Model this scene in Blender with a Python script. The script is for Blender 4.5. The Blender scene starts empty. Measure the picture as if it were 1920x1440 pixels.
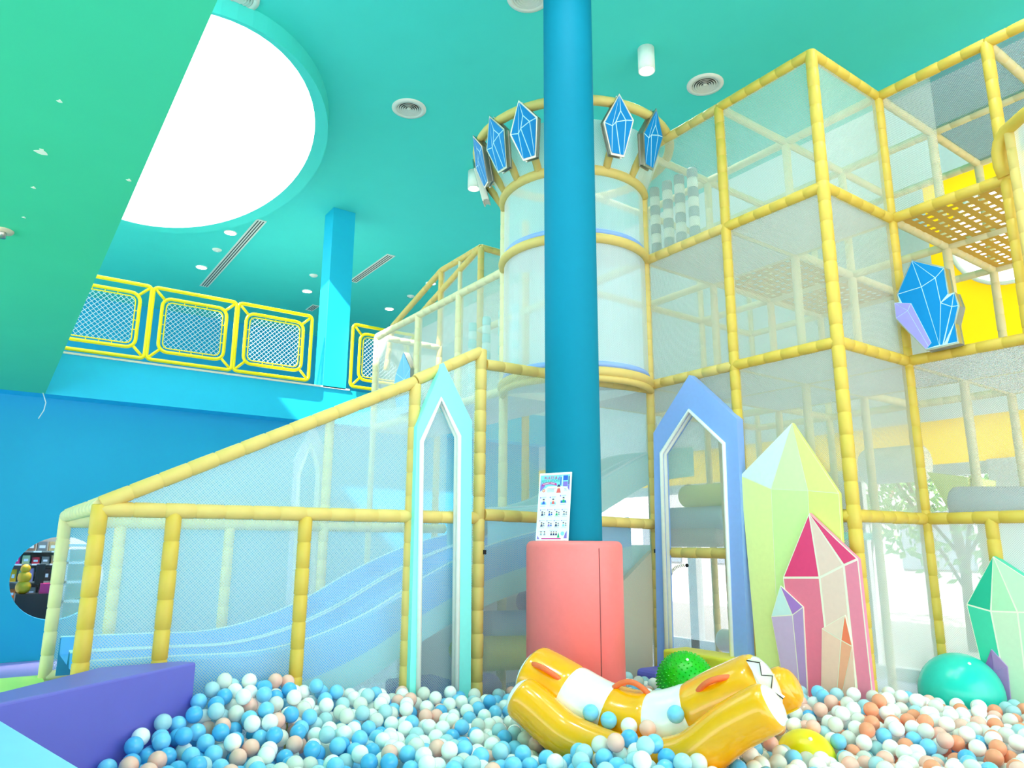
import bpy, bmesh, math, random
from mathutils import Vector, Matrix
random.seed(7)
S = bpy.context.scene
COL = S.collection
EYE = 1.35                      # eye height over the pit floor
V = Vector

# ------------------------------------------------------------------ camera
F = 1370.126
YAW, PITCH, ROLL = 0.61702462, 0.215571687, 0.00524486
_f = V((math.sin(YAW)*math.cos(PITCH), math.cos(YAW)*math.cos(PITCH), math.sin(PITCH)))
_r = V((math.cos(YAW), -math.sin(YAW), 0)); _u = _r.cross(_f)
_c, _s = math.cos(ROLL), math.sin(ROLL)
CR = _c*_r + _s*_u; CU = -_s*_r + _c*_u; CF = _f
cam = bpy.data.cameras.new('camera'); camo = bpy.data.objects.new('camera', cam); COL.objects.link(camo)
cam.sensor_width = 36; cam.sensor_fit = 'HORIZONTAL'; cam.lens = 36*F/1920; cam.clip_start = .05; cam.clip_end = 200
m = Matrix((( CR.x, CU.x, -CF.x, 0), (CR.y, CU.y, -CF.y, 0), (CR.z, CU.z, -CF.z, EYE), (0, 0, 0, 1)))
camo.matrix_world = m
S.camera = camo
EYEV = V((0, 0, EYE))
def ray(x, y): return CR*((x-960)/F) + CU*(-(y-720)/F) + CF
def onY(x, y, Y): d = ray(x, y); return EYEV + d*(Y/d.y)
def onX(x, y, X): d = ray(x, y); return EYEV + d*(X/d.x)
def onZ(x, y, Z): d = ray(x, y); return EYEV + d*((Z-EYE)/d.z)
def onP(x, y, p0, n): d = ray(x, y); return EYEV + d*((p0-EYEV).dot(n)/d.dot(n))

# ------------------------------------------------------------------ materials
def lin(c): return tuple(((v/255)/12.92 if v/255 <= .04045 else ((v/255+.055)/1.055)**2.4) for v in c)
def mat(name, rgb, rough=.5, metal=0, noise=.05, bump=0, nscale=30, spec=.5, emit=0, coat=0):
    m = bpy.data.materials.new(name); m.use_nodes = True; nt = m.node_tree; b = nt.nodes['Principled BSDF']
    c = lin(rgb)
    b.inputs['Roughness'].default_value = rough; b.inputs['Metallic'].default_value = metal
    b.inputs['Specular IOR Level'].default_value = spec; b.inputs['Coat Weight'].default_value = coat
    tc = nt.nodes.new('ShaderNodeTexCoord'); n = nt.nodes.new('ShaderNodeTexNoise'); n.inputs['Scale'].default_value = nscale
    n.inputs['Detail'].default_value = 3
    nt.links.new(tc.outputs['Object'], n.inputs['Vector'])
    r = nt.nodes.new('ShaderNodeMix'); r.data_type = 'RGBA'
    r.inputs[6].default_value = (*[v*(1-noise) for v in c], 1); r.inputs[7].default_value = (*[min(1, v*(1+noise)) for v in c], 1)
    nt.links.new(n.outputs['Fac'], r.inputs[0]); nt.links.new(r.outputs[2], b.inputs['Base Color'])
    if bump:
        bp = nt.nodes.new('ShaderNodeBump'); bp.inputs['Strength'].default_value = bump; bp.inputs['Distance'].default_value = .01
        nt.links.new(n.outputs['Fac'], bp.inputs['Height']); nt.links.new(bp.outputs['Normal'], b.inputs['Normal'])
    if emit:
        b.inputs['Emission Color'].default_value = (*c, 1); b.inputs['Emission Strength'].default_value = emit
    return m
def net_mat(name, rgb, period=.014, lo=.42, hi=.8, trans=.4, mono=False):
    m = bpy.data.materials.new(name); m.use_nodes = True; nt = m.node_tree; N = nt.nodes; L = nt.links
    for n in list(N): N.remove(n)
    out = N.new('ShaderNodeOutputMaterial'); uv = N.new('ShaderNodeUVMap'); sx = N.new('ShaderNodeSeparateXYZ'); L.new(uv.outputs[0], sx.inputs[0])
    def mth(op, a, b=None, c=None):
        n = N.new('ShaderNodeMath'); n.operation = op
        for i, v in enumerate((a, b, c)):
            if v is None: continue
            if isinstance(v, (int, float)): n.inputs[i].default_value = v
            else: L.new(v, n.inputs[i])
        return n.outputs[0]
    u, v = sx.outputs[0], sx.outputs[1]
    a = mth('PINGPONG', mth('ADD', u, v), period); b = mth('PINGPONG', mth('SUBTRACT', u, v), period)
    t = mth('MAXIMUM', mth('LESS_THAN', a, period*.33), mth('LESS_THAN', b, period*.33))
    fac = mth('MULTIPLY_ADD', t, hi-lo, lo)
    tr = N.new('ShaderNodeBsdfTransparent'); d = N.new('ShaderNodeBsdfDiffuse'); tl = N.new('ShaderNodeBsdfTranslucent')
    c = (*lin(rgb), 1); d.inputs[0].default_value = c; tl.inputs[0].default_value = c
    mx = N.new('ShaderNodeMixShader'); mx.inputs[0].default_value = trans; L.new(d.outputs[0], mx.inputs[1]); L.new(tl.outputs[0], mx.inputs[2])
    m2 = N.new('ShaderNodeMixShader'); L.new(fac, m2.inputs[0]); L.new(tr.outputs[0], m2.inputs[1]); L.new(mx.outputs[0], m2.inputs[2])
    L.new(m2.outputs[0], out.inputs[0]); return m
def perf_mat(name, rgb, k=11):
    m = bpy.data.materials.new(name); m.use_nodes = True; nt = m.node_tree; N = nt.nodes; L = nt.links; b = N['Principled BSDF']
    b.inputs['Base Color'].default_value = (*lin(rgb), 1); b.inputs['Roughness'].default_value = .5
    uv = N.new('ShaderNodeUVMap'); sx = N.new('ShaderNodeSeparateXYZ'); L.new(uv.outputs[0], sx.inputs[0])
    def mth(op, a, b=None):
        n = N.new('ShaderNodeMath'); n.operation = op
        for i, v in enumerate((a, b)):
            if v is None: continue
            if isinstance(v, (int, float)): n.inputs[i].default_value = v
            else: L.new(v, n.inputs[i])
        return n.outputs[0]
    vs = mth('MULTIPLY', sx.outputs[1], k); row = mth('FLOOR', vs)
    us = mth('ADD', mth('MULTIPLY', sx.outputs[0], k), mth('MULTIPLY', row, .5))
    h = mth('MULTIPLY', mth('LESS_THAN', mth('FRACT', us), .45), mth('LESS_THAN', mth('FRACT', vs), .42))
    tr = N.new('ShaderNodeBsdfTransparent'); mx = N.new('ShaderNodeMixShader')
    L.new(h, mx.inputs[0]); L.new(b.outputs[0], mx.inputs[1]); L.new(tr.outputs[0], mx.inputs[2]); L.new(mx.outputs[0], N['Material Output'].inputs[0])
    return m
def clear_mat(name, rgb, alpha, rough=.15):
    m = mat(name, rgb, rough); m.node_tree.nodes['Principled BSDF'].inputs['Alpha'].default_value = alpha; return m
def emit_mat(name, rgb, s):
    m = bpy.data.materials.new(name); m.use_nodes = True; nt = m.node_tree
    for n in list(nt.nodes): nt.nodes.remove(n)
    e = nt.nodes.new('ShaderNodeEmission'); e.inputs[0].default_value = (*lin(rgb), 1); e.inputs[1].default_value = s
    o = nt.nodes.new('ShaderNodeOutputMaterial'); nt.links.new(e.outputs[0], o.inputs[0]); return m

M = {}
def D(k, *a, **kw): M[k] = mat(k, *a, **kw)
D('turquoise_paint', (72, 214, 204), .75, noise=.03, nscale=3)
D('green_paint', (66, 208, 158), .7, noise=.05, nscale=2)
D('blue_paint', (12, 168, 214), .65, noise=.04, nscale=2)
D('column_paint', (0, 122, 152), .7, noise=.03, nscale=5, spec=.15)
D('pillar_paint', (12, 190, 228), .6, noise=.03, nscale=5)
D('white_wall', (228, 232, 232), .8)
D('floor_mat', (205, 202, 228), .6, nscale=5)
D('deck_white', (214, 218, 220), .6)
D('foam_yellow', (222, 190, 108), .55, noise=.06, bump=.15, nscale=18)
D('foam_gold', (216, 180, 70), .5, noise=.06, bump=.15, nscale=18)
D('foam_cream', (226, 214, 168), .55, noise=.05, bump=.15, nscale=18)
D('rail_yellow', (255, 226, 0), .35)
D('wire_white', (205, 225, 230), .5)
D('white_vinyl', (245, 245, 238), .4)
D('turq_vinyl', (138, 240, 236), .45)
D('lilac_vinyl', (140, 172, 238), .45)
D('pale_vinyl', (190, 205, 245), .5)
D('pink_vinyl', (252, 122, 124), .45, bump=.05)
D('seam_dark', (150, 70, 75), .6)
D('inflate_yellow', (255, 172, 0), .18, coat=.4)
D('inflate_white', (245, 245, 245), .2, coat=.4)
D('strap_orange', (240, 110, 60), .5)
D('steel', (176, 174, 164), .3, metal=.9)
D('dark', (25, 25, 28), .5)
D('slide_blue', (76, 168, 240), .25, noise=.02)
D('slide_cyan', (150, 222, 236), .3, noise=.02)
D('skirt_green', (140, 200, 220), .5)
D('block_purple', (106, 102, 200), .5, nscale=8)
D('block_lilac', (166, 150, 224), .5)
D('block_blue', (138, 205, 248), .5, nscale=8)
D('lime_mat', (206, 240, 130), .55)
D('teal_mat', (110, 215, 205), .55)
D('yellow_mat', (236, 216, 60), .5)
D('crystal_blue', (0, 130, 198), .5, spec=.2)
D('crystal_glare', (120, 186, 244), .4)  # crystal blue lightened to paint in sun haze
D('crystal_lilac', (160, 148, 225), .4)
D('line_white', (190, 226, 240), .4)
D('cream_line', (250, 244, 225), .5)
for k, c in dict(y_pale=(222, 240, 232), y_mint=(222, 242, 178), y_mint2=(214, 240, 160), y_lime=(236, 238, 140), y_lime2=(228, 232, 130), y_low=(232, 240, 160),
                 p_hot=(236, 62, 122), p_pale=(240, 205, 195), p_mid=(240, 120, 150), p_mid2=(242, 135, 165), p_skin=(246, 200, 182), p_skin2=(244, 212, 198), p_or=(250, 125, 90), p_or2=(246, 172, 140),
                 v_pale=(205, 230, 232), v_deep=(172, 122, 208), v_mid=(206, 176, 216), v_mid2=(188, 150, 208),
                 g_deep=(0, 176, 142), g_mid=(60, 200, 165), g_pale=(178, 222, 184), g_pale2=(198, 228, 196), g_low=(205, 222, 196), g_vio=(150, 100, 165), g_vio2=(176, 128, 186)).items(): D(k, c, .5)
D('ball_green', (20, 190, 20), .3)
D('ball_teal', (40, 205, 190), .25)
D('ball_yellow', (240, 230, 30), .35)
for k, c, r in (('pit_blue', (128, 202, 244), .2), ('pit_deep', (92, 182, 236), .2), ('pit_white', (255, 254, 248), .2), ('pit_coral', (255, 192, 180), .2), ('pit_orange', (255, 158, 124), .2)):
    D(k, c, r, noise=.03, nscale=8); _b = M[k].node_tree.nodes['Principled BSDF']; _b.inputs['Subsurface Weight'].default_value = .5; _b.inputs['Subsurface Radius'].default_value = (1, 1, 1); _b.inputs['Subsurface Scale'].default_value = .03
M['pit_ice'] = clear_mat('pit_ice', (190, 228, 240), .8)
M['pit_clear'] = clear_mat('pit_clear', (246, 244, 238), .72)
D('roll_blue', (150, 195, 225), .5); D('roll_grey', (176, 178, 192), .5); D('roll_lemon', (236, 240, 150), .5); D('roll_lilac', (160, 150, 205), .5); D('roll_olive', (214, 222, 120), .5)
D('beige_panel', (224, 205, 178), .6); D('sky_bolster', (150, 226, 236), .5); D('sky_bolster2', (210, 242, 246), .5); D('grey_bolster', (150, 170, 180), .5)
D('paper', (240, 250, 252), .5)
D('pebble', (176, 172, 164), .9, nscale=4); D('leaf', (120, 170, 80), .7, noise=.3); D('bark', (120, 95, 75), .8)
D('slot_dark', (60, 60, 60), .7); D('grille_white', (232, 226, 218), .5)
M['net'] = net_mat('net', (222, 226, 216), period=.007, lo=.29, hi=.58)
M['net_cage'] = net_mat('net_cage', (232, 246, 246), period=.008, lo=.24, hi=.52)
M['net_dense'] = net_mat('net_dense', (240, 246, 246), period=.007, lo=.48, hi=.72, trans=.45)
M['net_grey'] = net_mat('net_grey', (138, 144, 162), period=.012, lo=.45, hi=.75)
M['net_light'] = net_mat('net_light', (226, 228, 226), period=.008, lo=.2, hi=.45)
M['perf_yellow'] = perf_mat('perf_yellow', (212, 164, 58))
def trans_mat(name, rgb):
    m = mat(name, rgb, .6, noise=.02); nt = m.node_tree; t = nt.nodes.new('ShaderNodeBsdfTranslucent'); t.inputs[0].default_value = (*lin(rgb), 1)
    x = nt.nodes.new('ShaderNodeMixShader'); x.inputs[0].default_value = .38; b = nt.nodes['Principled BSDF']
    nt.links.new(b.outputs[0], x.inputs[1]); nt.links.new(t.outputs[0], x.inputs[2]); nt.links.new(x.outputs[0], nt.nodes['Material Output'].inputs[0]); M[name] = m
trans_mat('yellow_wall', (255, 214, 10))
M['glass'] = clear_mat('glass', (235, 245, 245), .12, .05)
M['lamp'] = emit_mat('lamp', (255, 244, 232), 12)
M['fill_glow'] = emit_mat('fill_glow', (255, 248, 240), 18)  # glow of the lamp added inside the shop

# ------------------------------------------------------------------ mesh builder
class MB:
    def __init__(s): s.v = []; s.f = []; s.mi = []; s.sm = []; s.uv = {}
    def add(s, vs, fs, mi=0, smooth=False, uvs=None):
        o = len(s.v); s.v += [V(p) for p in vs]
        for i, f in enumerate(fs):
            if uvs: s.uv[len(s.f)] = uvs[i]
            s.f.append([o+k for k in f]); s.mi.append(mi); s.sm.append(smooth)
        return s
    def box(s, a, b, mi=0):
        (x0, y0, z0), (x1, y1, z1) = a, b
        vs = [(x0,y0,z0),(x1,y0,z0),(x1,y1,z0),(x0,y1,z0),(x0,y0,z1),(x1,y0,z1),(x1,y1,z1),(x0,y1,z1)]
        return s.add(vs, [(0,3,2,1),(4,5,6,7),(0,1,5,4),(1,2,6,5),(2,3,7,6),(3,0,4,7)], mi)
    def quad(s, a, b, c, d, mi=0):
        a, b, c, d = map(V, (a, b, c, d)); w = (b-a).length; h = (d-a).length
        w2 = (c-d).length
        return s.add([a, b, c, d], [(0,1,2,3)], mi, False, [[(0,0),(w,0),(w2,h),(0,h)]])
    def tube(s, path, r, n=12, mi=0, caps=True, closed=False, radii=None, squash=None):
        P = [V(p) for p in path]; k = len(P); rings = []
        t0 = (P[1]-P[0]).normalized()
        up = V((0,0,1)) if abs(t0.z) < .9 else V((1,0,0))
        nrm = t0.cross(up).normalized()
        for i in range(k):
            if closed: t = (P[(i+1) % k]-P[i-1]).normalized()
            elif i == 0: t = t0
            elif i == k-1: t = (P[i]-P[i-1]).normalized()
            else: t = ((P[i+1]-P[i]).normalized()+(P[i]-P[i-1]).normalized()).normalized()
            nrm = (nrm - t*nrm.dot(t)).normalized(); bn = t.cross(nrm)
            rr = radii[i] if radii else r
            sa, sb = squash or (1, 1)
            rings.append([P[i]+nrm*(rr*sa*math.cos(2*math.pi*j/n))+bn*(rr*sb*math.sin(2*math.pi*j/n)) for j in range(n)])
        vs = [p for q in rings for p in q]; fs = []
        for i in range(k if closed else k-1):
            a = i*n; b = ((i+1) % k)*n
            for j in range(n): fs.append((a+j, a+(j+1) % n, b+(j+1) % n, b+j))
        s.add(vs, fs, mi, True)
        if caps and not closed:
            o = len(s.v)-k*n
            s.f.append([o+j for j in reversed(range(n))]); s.mi.append(mi); s.sm.append(False)
            s.f.append([o+(k-1)*n+j for j in range(n)]); s.mi.append(mi); s.sm.append(False)
        return s
    def foam(s, a, b, r=.041, seg=.15, mi=0):
        a, b = V(a), V(b); L = (b-a).length; n = max(1, round(L/seg)); pts = []; rad = []
        for i in range(n):
            t0, t1 = i/n, (i+1)/n; e = .006/L
            k = r*(1+random.uniform(-.03, .03))
            for t, q in ((t0+e*.3, k*.9), (t0+e, k*.985), ((t0+t1)/2, k*1.0), (t1-e, k*.985), (t1-e*.3, k*.9)): pts.append(a+(b-a)*t); rad.append(q)
        return s.tube(pts, r, 12, mi, radii=rad)
    def lathe(s, c, prof, n=32, mi=0, axis=None, smooth=True):
        c = V(c); az = V(axis).normalized() if axis else V((0,0,1))
        ax = az.orthogonal().normalized(); ay = az.cross(ax); vs = []; fs = []
        for r, z in prof:
            for j in range(n):
                t = 2*math.pi*j/n; vs.append(c+ax*(r*math.cos(t))+ay*(r*math.sin(t))+az*z)
        for i in range(len(prof)-1):
            for j in range(n): fs.append((i*n+j, i*n+(j+1) % n, (i+1)*n+(j+1) % n, (i+1)*n+j))
        s.add(vs, fs, mi, smooth)
        return s
    def sphere(s, c, r, nu=24, nv=14, mi=0):
        c = V(c); vs = [c+V((0,0,-r))]
        for i in range(1, nv):
            p = -math.pi/2+math.pi*i/nv
            for j in range(nu):
                t = 2*math.pi*j/nu; vs.append(c+V((r*math.cos(p)*math.cos(t), r*math.cos(p)*math.sin(t), r*math.sin(p))))
        vs.append(c+V((0,0,r))); fs = []
        for j in range(nu): fs.append((0, 1+(j+1) % nu, 1+j))
        for i in range(nv-2):
            for j in range(nu): a = 1+i*nu; b = a+nu; fs.append((a+j, a+(j+1) % nu, b+(j+1) % nu, b+j))
        a = 1+(nv-2)*nu; e = len(vs)-1
        for j in range(nu): fs.append((a+j, a+(j+1) % nu, e))
        return s.add(vs, fs, mi, True)
    def prism(s, pts2, fn, d0, d1, mi=0, mside=None):
        n = len(pts2); vs = [fn(p[0], p[1], d0) for p in pts2]+[fn(p[0], p[1], d1) for p in pts2]
        ms = mi if mside is None else mside
        s.add(vs, [tuple(range(n))], mi); o = len(s.v)-2*n
        s.f.append([o+n+j for j in reversed(range(n))]); s.mi.append(ms); s.sm.append(False)
        for j in range(n): s.f.append([o+j, o+n+j, o+n+(j+1) % n, o+(j+1) % n]); s.mi.append(ms); s.sm.append(False)
        return s
    def face2(s, pts2, fn, d, mi): return s.add([fn(p[0], p[1], d) for p in pts2], [tuple(range(len(pts2)))], mi)
    def build(s, name, mats, parent=None, loc=None, bevel=0, recalc=True):
        if not isinstance(mats, (list, tuple)): mats = [mats]
        base = V((0,0,0))
        if parent is not None: base = V(parent.get('_b', (0,0,0)))
        elif loc is not None: base = V(loc)
        me = bpy.data.meshes.new(name); me.from_pydata([tuple(p-base) for p in s.v], [], s.f)
        for k in mats: me.materials.append(M[k])
        me.polygons.foreach_set('material_index', s.mi); me.polygons.foreach_set('use_smooth', s.sm)
        if s.uv:
            uvl = me.uv_layers.new(name='UVMap')
            for pi, u in s.uv.items():
                p = me.polygons[pi]
                for li, q in zip(p.loop_indices, u): uvl.data[li].uv = q
        if recalc and not s.uv:
            bm = bmesh.new(); bm.from_mesh(me); bmesh.ops.recalc_face_normals(bm, faces=bm.faces); bm.to_mesh(me); bm.free()
        me.update()
        o = bpy.data.objects.new(name, me); COL.objects.link(o)
        if parent is not None: o.parent = parent
        else: o.location = base
        if bevel:
            b = o.modifiers.new('bevel', 'BEVEL'); b.width = bevel; b.segments = 3; b.limit_method = 'ANGLE'; b.angle_limit = math.radians(50)
        if parent is not None and parent.type == 'MESH': o['_b'] = tuple(base)
        elif parent is None: o['_b'] = tuple(base)
        return o
def tag(o, label, cat, group=None):
    o['label'] = label; o['category'] = cat
    if group: o['group'] = group
    return o
def thing(name, label, cat, loc=(0,0,0), group=None):
    o = bpy.data.objects.new(name, None); COL.objects.link(o); o.location = loc; o['_b'] = tuple(loc); o.empty_display_size = .1
    return tag(o, label, cat, group) if label else o
def struct(o): o['kind'] = 'structure'; return o
def copy_thing(o, loc=None, rot=None, label=None):
    c = o.copy(); COL.objects.link(c)
    for ch in o.children:
        d = ch.copy(); COL.objects.link(d); d.parent = c
        for g in ch.children: e = g.copy(); COL.objects.link(e); e.parent = d
    if loc is not None: c.location = loc
    if rot is not None: c.rotation_euler = rot
    if label: c['label'] = label
    return c
def inset(pts, d):
    n = len(pts); A = sum(pts[i][0]*pts[(i+1) % n][1]-pts[(i+1) % n][0]*pts[i][1] for i in range(n)); sg = 1 if A > 0 else -1; out = []
    for i in range(n):
        p0, p1, p2 = V(pts[i-1]), V(pts[i]), V(pts[(i+1) % n])
        e1 = (p1-p0).normalized(); e2 = (p2-p1).normalized()
        n1 = V((-e1.y, e1.x))*sg; n2 = V((-e2.y, e2.x))*sg; k = 1+n1.dot(n2)
        q = p1+(n1+n2)*(d/max(k, .25)); out.append((q.x, q.y))
    return out
def circle(cx, cy, r, n, a0=0): return [(cx+r*math.cos(a0+2*math.pi*i/n), cy+r*math.sin(a0+2*math.pi*i/n)) for i in range(n)]

# ------------------------------------------------------------------ room
ZC = 5.0+EYE; ZS = 1.69+EYE; ZB = 2.2+EYE       # ceiling, soffit, upper floor
L0, L1, L2, L3 = .19+EYE, 1.345+EYE, 2.485+EYE, 3.55+EYE
XR = 7.9                                         # window wall
struct(MB().box((-7, -6, -.1), (XR, 17, 0)).build('floor', 'floor_mat'))
# ceiling with oval hole
hc, ha, hb = (1.3, 9.17), 1.53, 2.74
oc, oa, ob = (1.34, 9.25), 1.68, 2.86
def oval(c, a, b, n=72): return [(c[0]+a*math.cos(2*math.pi*i/n), c[1]+b*math.sin(2*math.pi*i/n)) for i in range(n)]
n = 72; inn = oval(oc, oa, ob); cm = MB()
rect = []
for (x, y) in inn:
    dx, dy = x-oc[0], y-oc[1]
    tx = ((XR-oc[0])/dx if dx > 0 else (-7-oc[0])/dx) if abs(dx) > 1e-6 else 1e9
    ty = ((17-oc[1])/dy if dy > 0 else (-6-oc[1])/dy) if abs(dy) > 1e-6 else 1e9
    t = min(tx, ty); rect.append((oc[0]+dx*t, oc[1]+dy*t))
vs = [(x, y, ZC) for x, y in inn]+[(x, y, ZC) for x, y in rect]
fs = [(i, (i+1) % n, n+(i+1) % n, n+i) for i in range(n)]
cm.add(vs, fs)
for cx, cy in ((XR, 17), (-7, 17), (-7, -6), (XR, -6)):       # close the corners
    i = min(range(n), key=lambda k: abs(math.atan2(cy-oc[1], cx-oc[0])-math.atan2(rect[k][1]-oc[1], rect[k][0]-oc[0])))
    for a, b in ((i-1, i), (i, (i+1) % n)):
        pa, pb = rect[a], rect[b]
        if abs(pa[0]-pb[0]) > 1e-4 and abs(pa[1]-pb[1]) > 1e-4: cm.add([(*pa, ZC), (*pb, ZC), (cx, cy, ZC)], [(0, 1, 2)])
struct(cm.build('ceiling', 'turquoise_paint'))
# roof over the ceiling so daylight only comes through the opening
rm = MB()
vs2 = [(x, y, ZC+.45) for x, y in oval(oc, oa+.1, ob+.1)]+[(x, y, ZC+.45) for x, y in rect]
rm.add(vs2, fs); rm.v += []
struct(rm.build('ceiling_upper', 'white_wall'))
# drum hanging round the opening: outer wall, lower rim, inner wall
dm = MB(); o1 = oval(oc, oa, ob); i1 = oval(hc, ha, hb)
vs = [(x, y, ZC) for x, y in o1]+[(x, y, ZC-.2) for x, y in o1]+[(x, y, ZC-.2) for x, y in i1]
fs = []
for k in range(2): fs += [(k*n+i, k*n+(i+1) % n, (k+1)*n+(i+1) % n, (k+1)*n+i) for i in range(n)]
dm.add(vs, fs, 0, False)
vs = [(x, y, ZC-.2) for x, y in i1]+[(x, y, ZC+.5) for x, y in i1]
dm.add(vs, [(i, (i+1) % n, n+(i+1) % n, n+i) for i in range(n)], 1, True)
struct(dm.build('trim_1', ['turquoise_paint', 'white_wall'], recalc=False))
# skylight glazing
sk = thing('window_1', None, None, (hc[0], hc[1], ZC+.4)); struct(sk)
MB().add([(x, y, ZC+.42) for x, y in i1], [tuple(range(n))]).build('pane', 'glass', sk)
MB().box((hc[0]-ha, 9.25, ZC+.34), (.75, 9.33, ZC+.42)).build('glazing_bar', 'turquoise_paint', sk)
# upper floor slab: over the left, and behind the balcony
sl = MB(); sl.box((-7, -6, ZS), (.395, 10, ZB)); struct(sl.build('slab_left', 'green_paint'))
MB_sl = MB().box((-7, 10.0, ZS), (XR, 17, ZB)); struct(MB_sl.build('slab_back', 'pillar_paint'))
struct(MB().box((-7, -6, ZB), (.38, 9.98, ZB+.01)).build('floor_bounce_left', 'white_wall')); struct(MB().box((-7, 10.1, ZB), (XR, 17, ZB+.01)).build('floor_bounce_back', 'white_wall'))  # unseen white sheets added on the slab tops to bounce sunlight
for (x, y, s_, l) in ((78, 285, .02, 'largest pale flake of chipped paint on the green ceiling'), (112, 190, .008, 'tiny chip in the green ceiling paint above the largest flake'), (63, 352, .008, 'tiny chip in the green ceiling paint below the largest flake'), (242, 338, .009, 'tiny chip near the right edge of the green ceiling'), (45, 408, .007, 'tiny chip beside the sprinkler on the green ceiling')):
    p = onZ(x, y, ZS-.002); q = [(math.cos(k*.7)*s_*(1+.7*math.sin(2.1*k)), math.sin(k*.7)*s_*1.4) for k in range(9)]
    tag(MB().prism(q, lambda u, v, d: p+V((u, v, d)), 0, .004).build('paint_chip', 'cream_line', loc=p), l, 'paint chip')
p = onZ(5, 432, ZS)
spk = thing('sprinkler_head', 'small beige sprinkler rosette on the green low ceiling at the photo edge', 'sprinkler', p)
MB().lathe(p, [(.0, -.012), (.05, -.012), (.055, 0)], 20).build('rosette', 'beige_panel', spk)
MB().lathe(p, [(.0, -.045), (.02, -.045), (.02, -.01)], 12).build('nozzle', 'steel', spk)
# lower back wall with a round opening
YW = 10.3; wc = (.80, -.415+EYE); wr = .475; k = 48
wb = MB(); ring = circle(wc[0], wc[1], wr, k); vs = [(x, YW, z) for x, z in ring]; rr = []
X0, X1 = -7, XR
for (x, z) in ring:
    dx, dz = x-wc[0], z-wc[1]
    tx = ((X1-wc[0])/dx if dx > 0 else (X0-wc[0])/dx) if abs(dx) > 1e-6 else 1e9
    tz = ((ZS-wc[1])/dz if dz > 0 else (0-wc[1])/dz) if abs(dz) > 1e-6 else 1e9
    t = min(tx, tz); rr.append((wc[0]+dx*t, wc[1]+dz*t))
vs += [(x, YW, z) for x, z in rr]
wb.add(vs, [(i, (i+1) % k, k+(i+1) % k, k+i) for i in range(k)])
for cx, cz in ((X0, 0), (X1, 0), (X0, ZS), (X1, ZS)):
    for i in range(k):
        a, b = rr[i], rr[(i+1) % k]
        if abs(a[0]-b[0]) > 1e-4 and abs(a[1]-b[1]) > 1e-4 and (abs(a[0]-cx) < 1e-3 or abs(b[0]-cx) < 1e-3) and (abs(a[1]-cz) < 1e-3 or abs(b[1]-cz) < 1e-3):
            wb.add([(a[0], YW, a[1]), (b[0], YW, b[1]), (cx, YW, cz)], [(0, 1, 2)])
wb.add([(x, YW, z) for x, z in ring]+[(x, YW+.12, z) for x, z in ring], [(i, (i+1) % k, k+(i+1) % k, k+i) for i in range(k)])
struct(wb.build('wall_back', 'blue_paint', recalc=False))
struct(MB().box((-7, 17, ZB), (XR, 17.1, ZC)).build('wall_rear', 'blue_paint'))
struct(MB().box((.4, 9.98, ZB-.005), (4.15, 10.06, ZB+.02)).build('trim_2', 'grille_white'))
struct(MB().box((3.735, 9.98, ZB), (4.09, 10.33, ZC)).build('column_square', 'pillar_paint', bevel=.004))
# right wall: glass storefront below, yellow above, round windows
YWALL0, YWALL1 = -6, 17
zg = 2.05
wr_ = MB(); rw = [(2.66, 4.42, .55), (-.6, 4.42, .55)]
wr_.add([(XR, YWALL0, zg+.12), (XR, 10.3, zg+.12), (XR, 10.3, 2.62), (XR, YWALL0, 2.62)], [(0, 1, 2, 3)])
struct(wr_.build('wall_right_band', 'yellow_wall'))
struct(MB().box((XR, YWALL0, 2.62), (XR+.15, YWALL1, 3.25)).build('wall_right_middle', 'white_wall'))
up = MB(); z0, z1 = 3.25, 5.2; ys = sorted(r[0] for r in rw); edges = [YWALL0]+[(ys[i]+ys[i+1])/2 for i in range(len(ys)-1)]+[3.4]
for i, yc in enumerate(ys):
    ya, yb = edges[i], edges[i+1]; zc_ = 4.42; r_ = .55; kk = 40; ci = circle(yc, zc_, r_, kk, .001); oo = []
    for (y, z) in ci:
        dy, dz = y-yc, z-zc_
        ty = ((yb-yc)/dy if dy > 0 else (ya-yc)/dy); tz = ((z1-zc_)/dz if dz > 0 else (z0-zc_)/dz); t = min(ty, tz); oo.append((yc+dy*t, zc_+dz*t))
    up.add([(XR, y, z) for y, z in ci]+[(XR, y, z) for y, z in oo]+[(XR+.15, y, z) for y, z in ci], [(j, (j+1) % kk, kk+(j+1) % kk, kk+j) for j in range(kk)]+[(j, (j+1) % kk, 2*kk+(j+1) % kk, 2*kk+j) for j in range(kk)])
    for cy in (ya, yb):
        for cz in (z0, z1):
            for j in range(kk):
                a, b = oo[j], oo[(j+1) % kk]
                if (abs(a[0]-cy) < 1e-4) != (abs(b[0]-cy) < 1e-4) and ((abs(a[1]-cz) < 1e-4) or (abs(b[1]-cz) < 1e-4)): up.add([(XR, *a), (XR, *b), (XR, cy, cz)], [(0, 1, 2)])
struct(up.build('wall_right', 'yellow_wall', recalc=False))
struct(MB().box((XR, 3.4, 3.25), (XR+.15, YWALL1, ZC)).build('wall_right_far', 'white_wall'))
struct(MB().box((XR, YWALL0, 5.2), (XR+.15, 3.4, ZC)).build('wall_right_top', 'white_wall'))
for i, yc in enumerate(ys):
    w = thing('window_%d' % (i+2), None, None, (XR+.1, yc, 4.42)); struct(w)
    MB().lathe((XR, yc, 4.42), [(.52, .08), (.52, .0), (.56, -.015), (.56, .02)], 40, axis=(1, 0, 0)).build('window_frame', 'white_vinyl', w)
    MB().add([(XR+.08, y, z) for y, z in circle(yc, 4.42, .53, 40)], [tuple(range(40))]).build('pane', 'glass', w)
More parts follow.
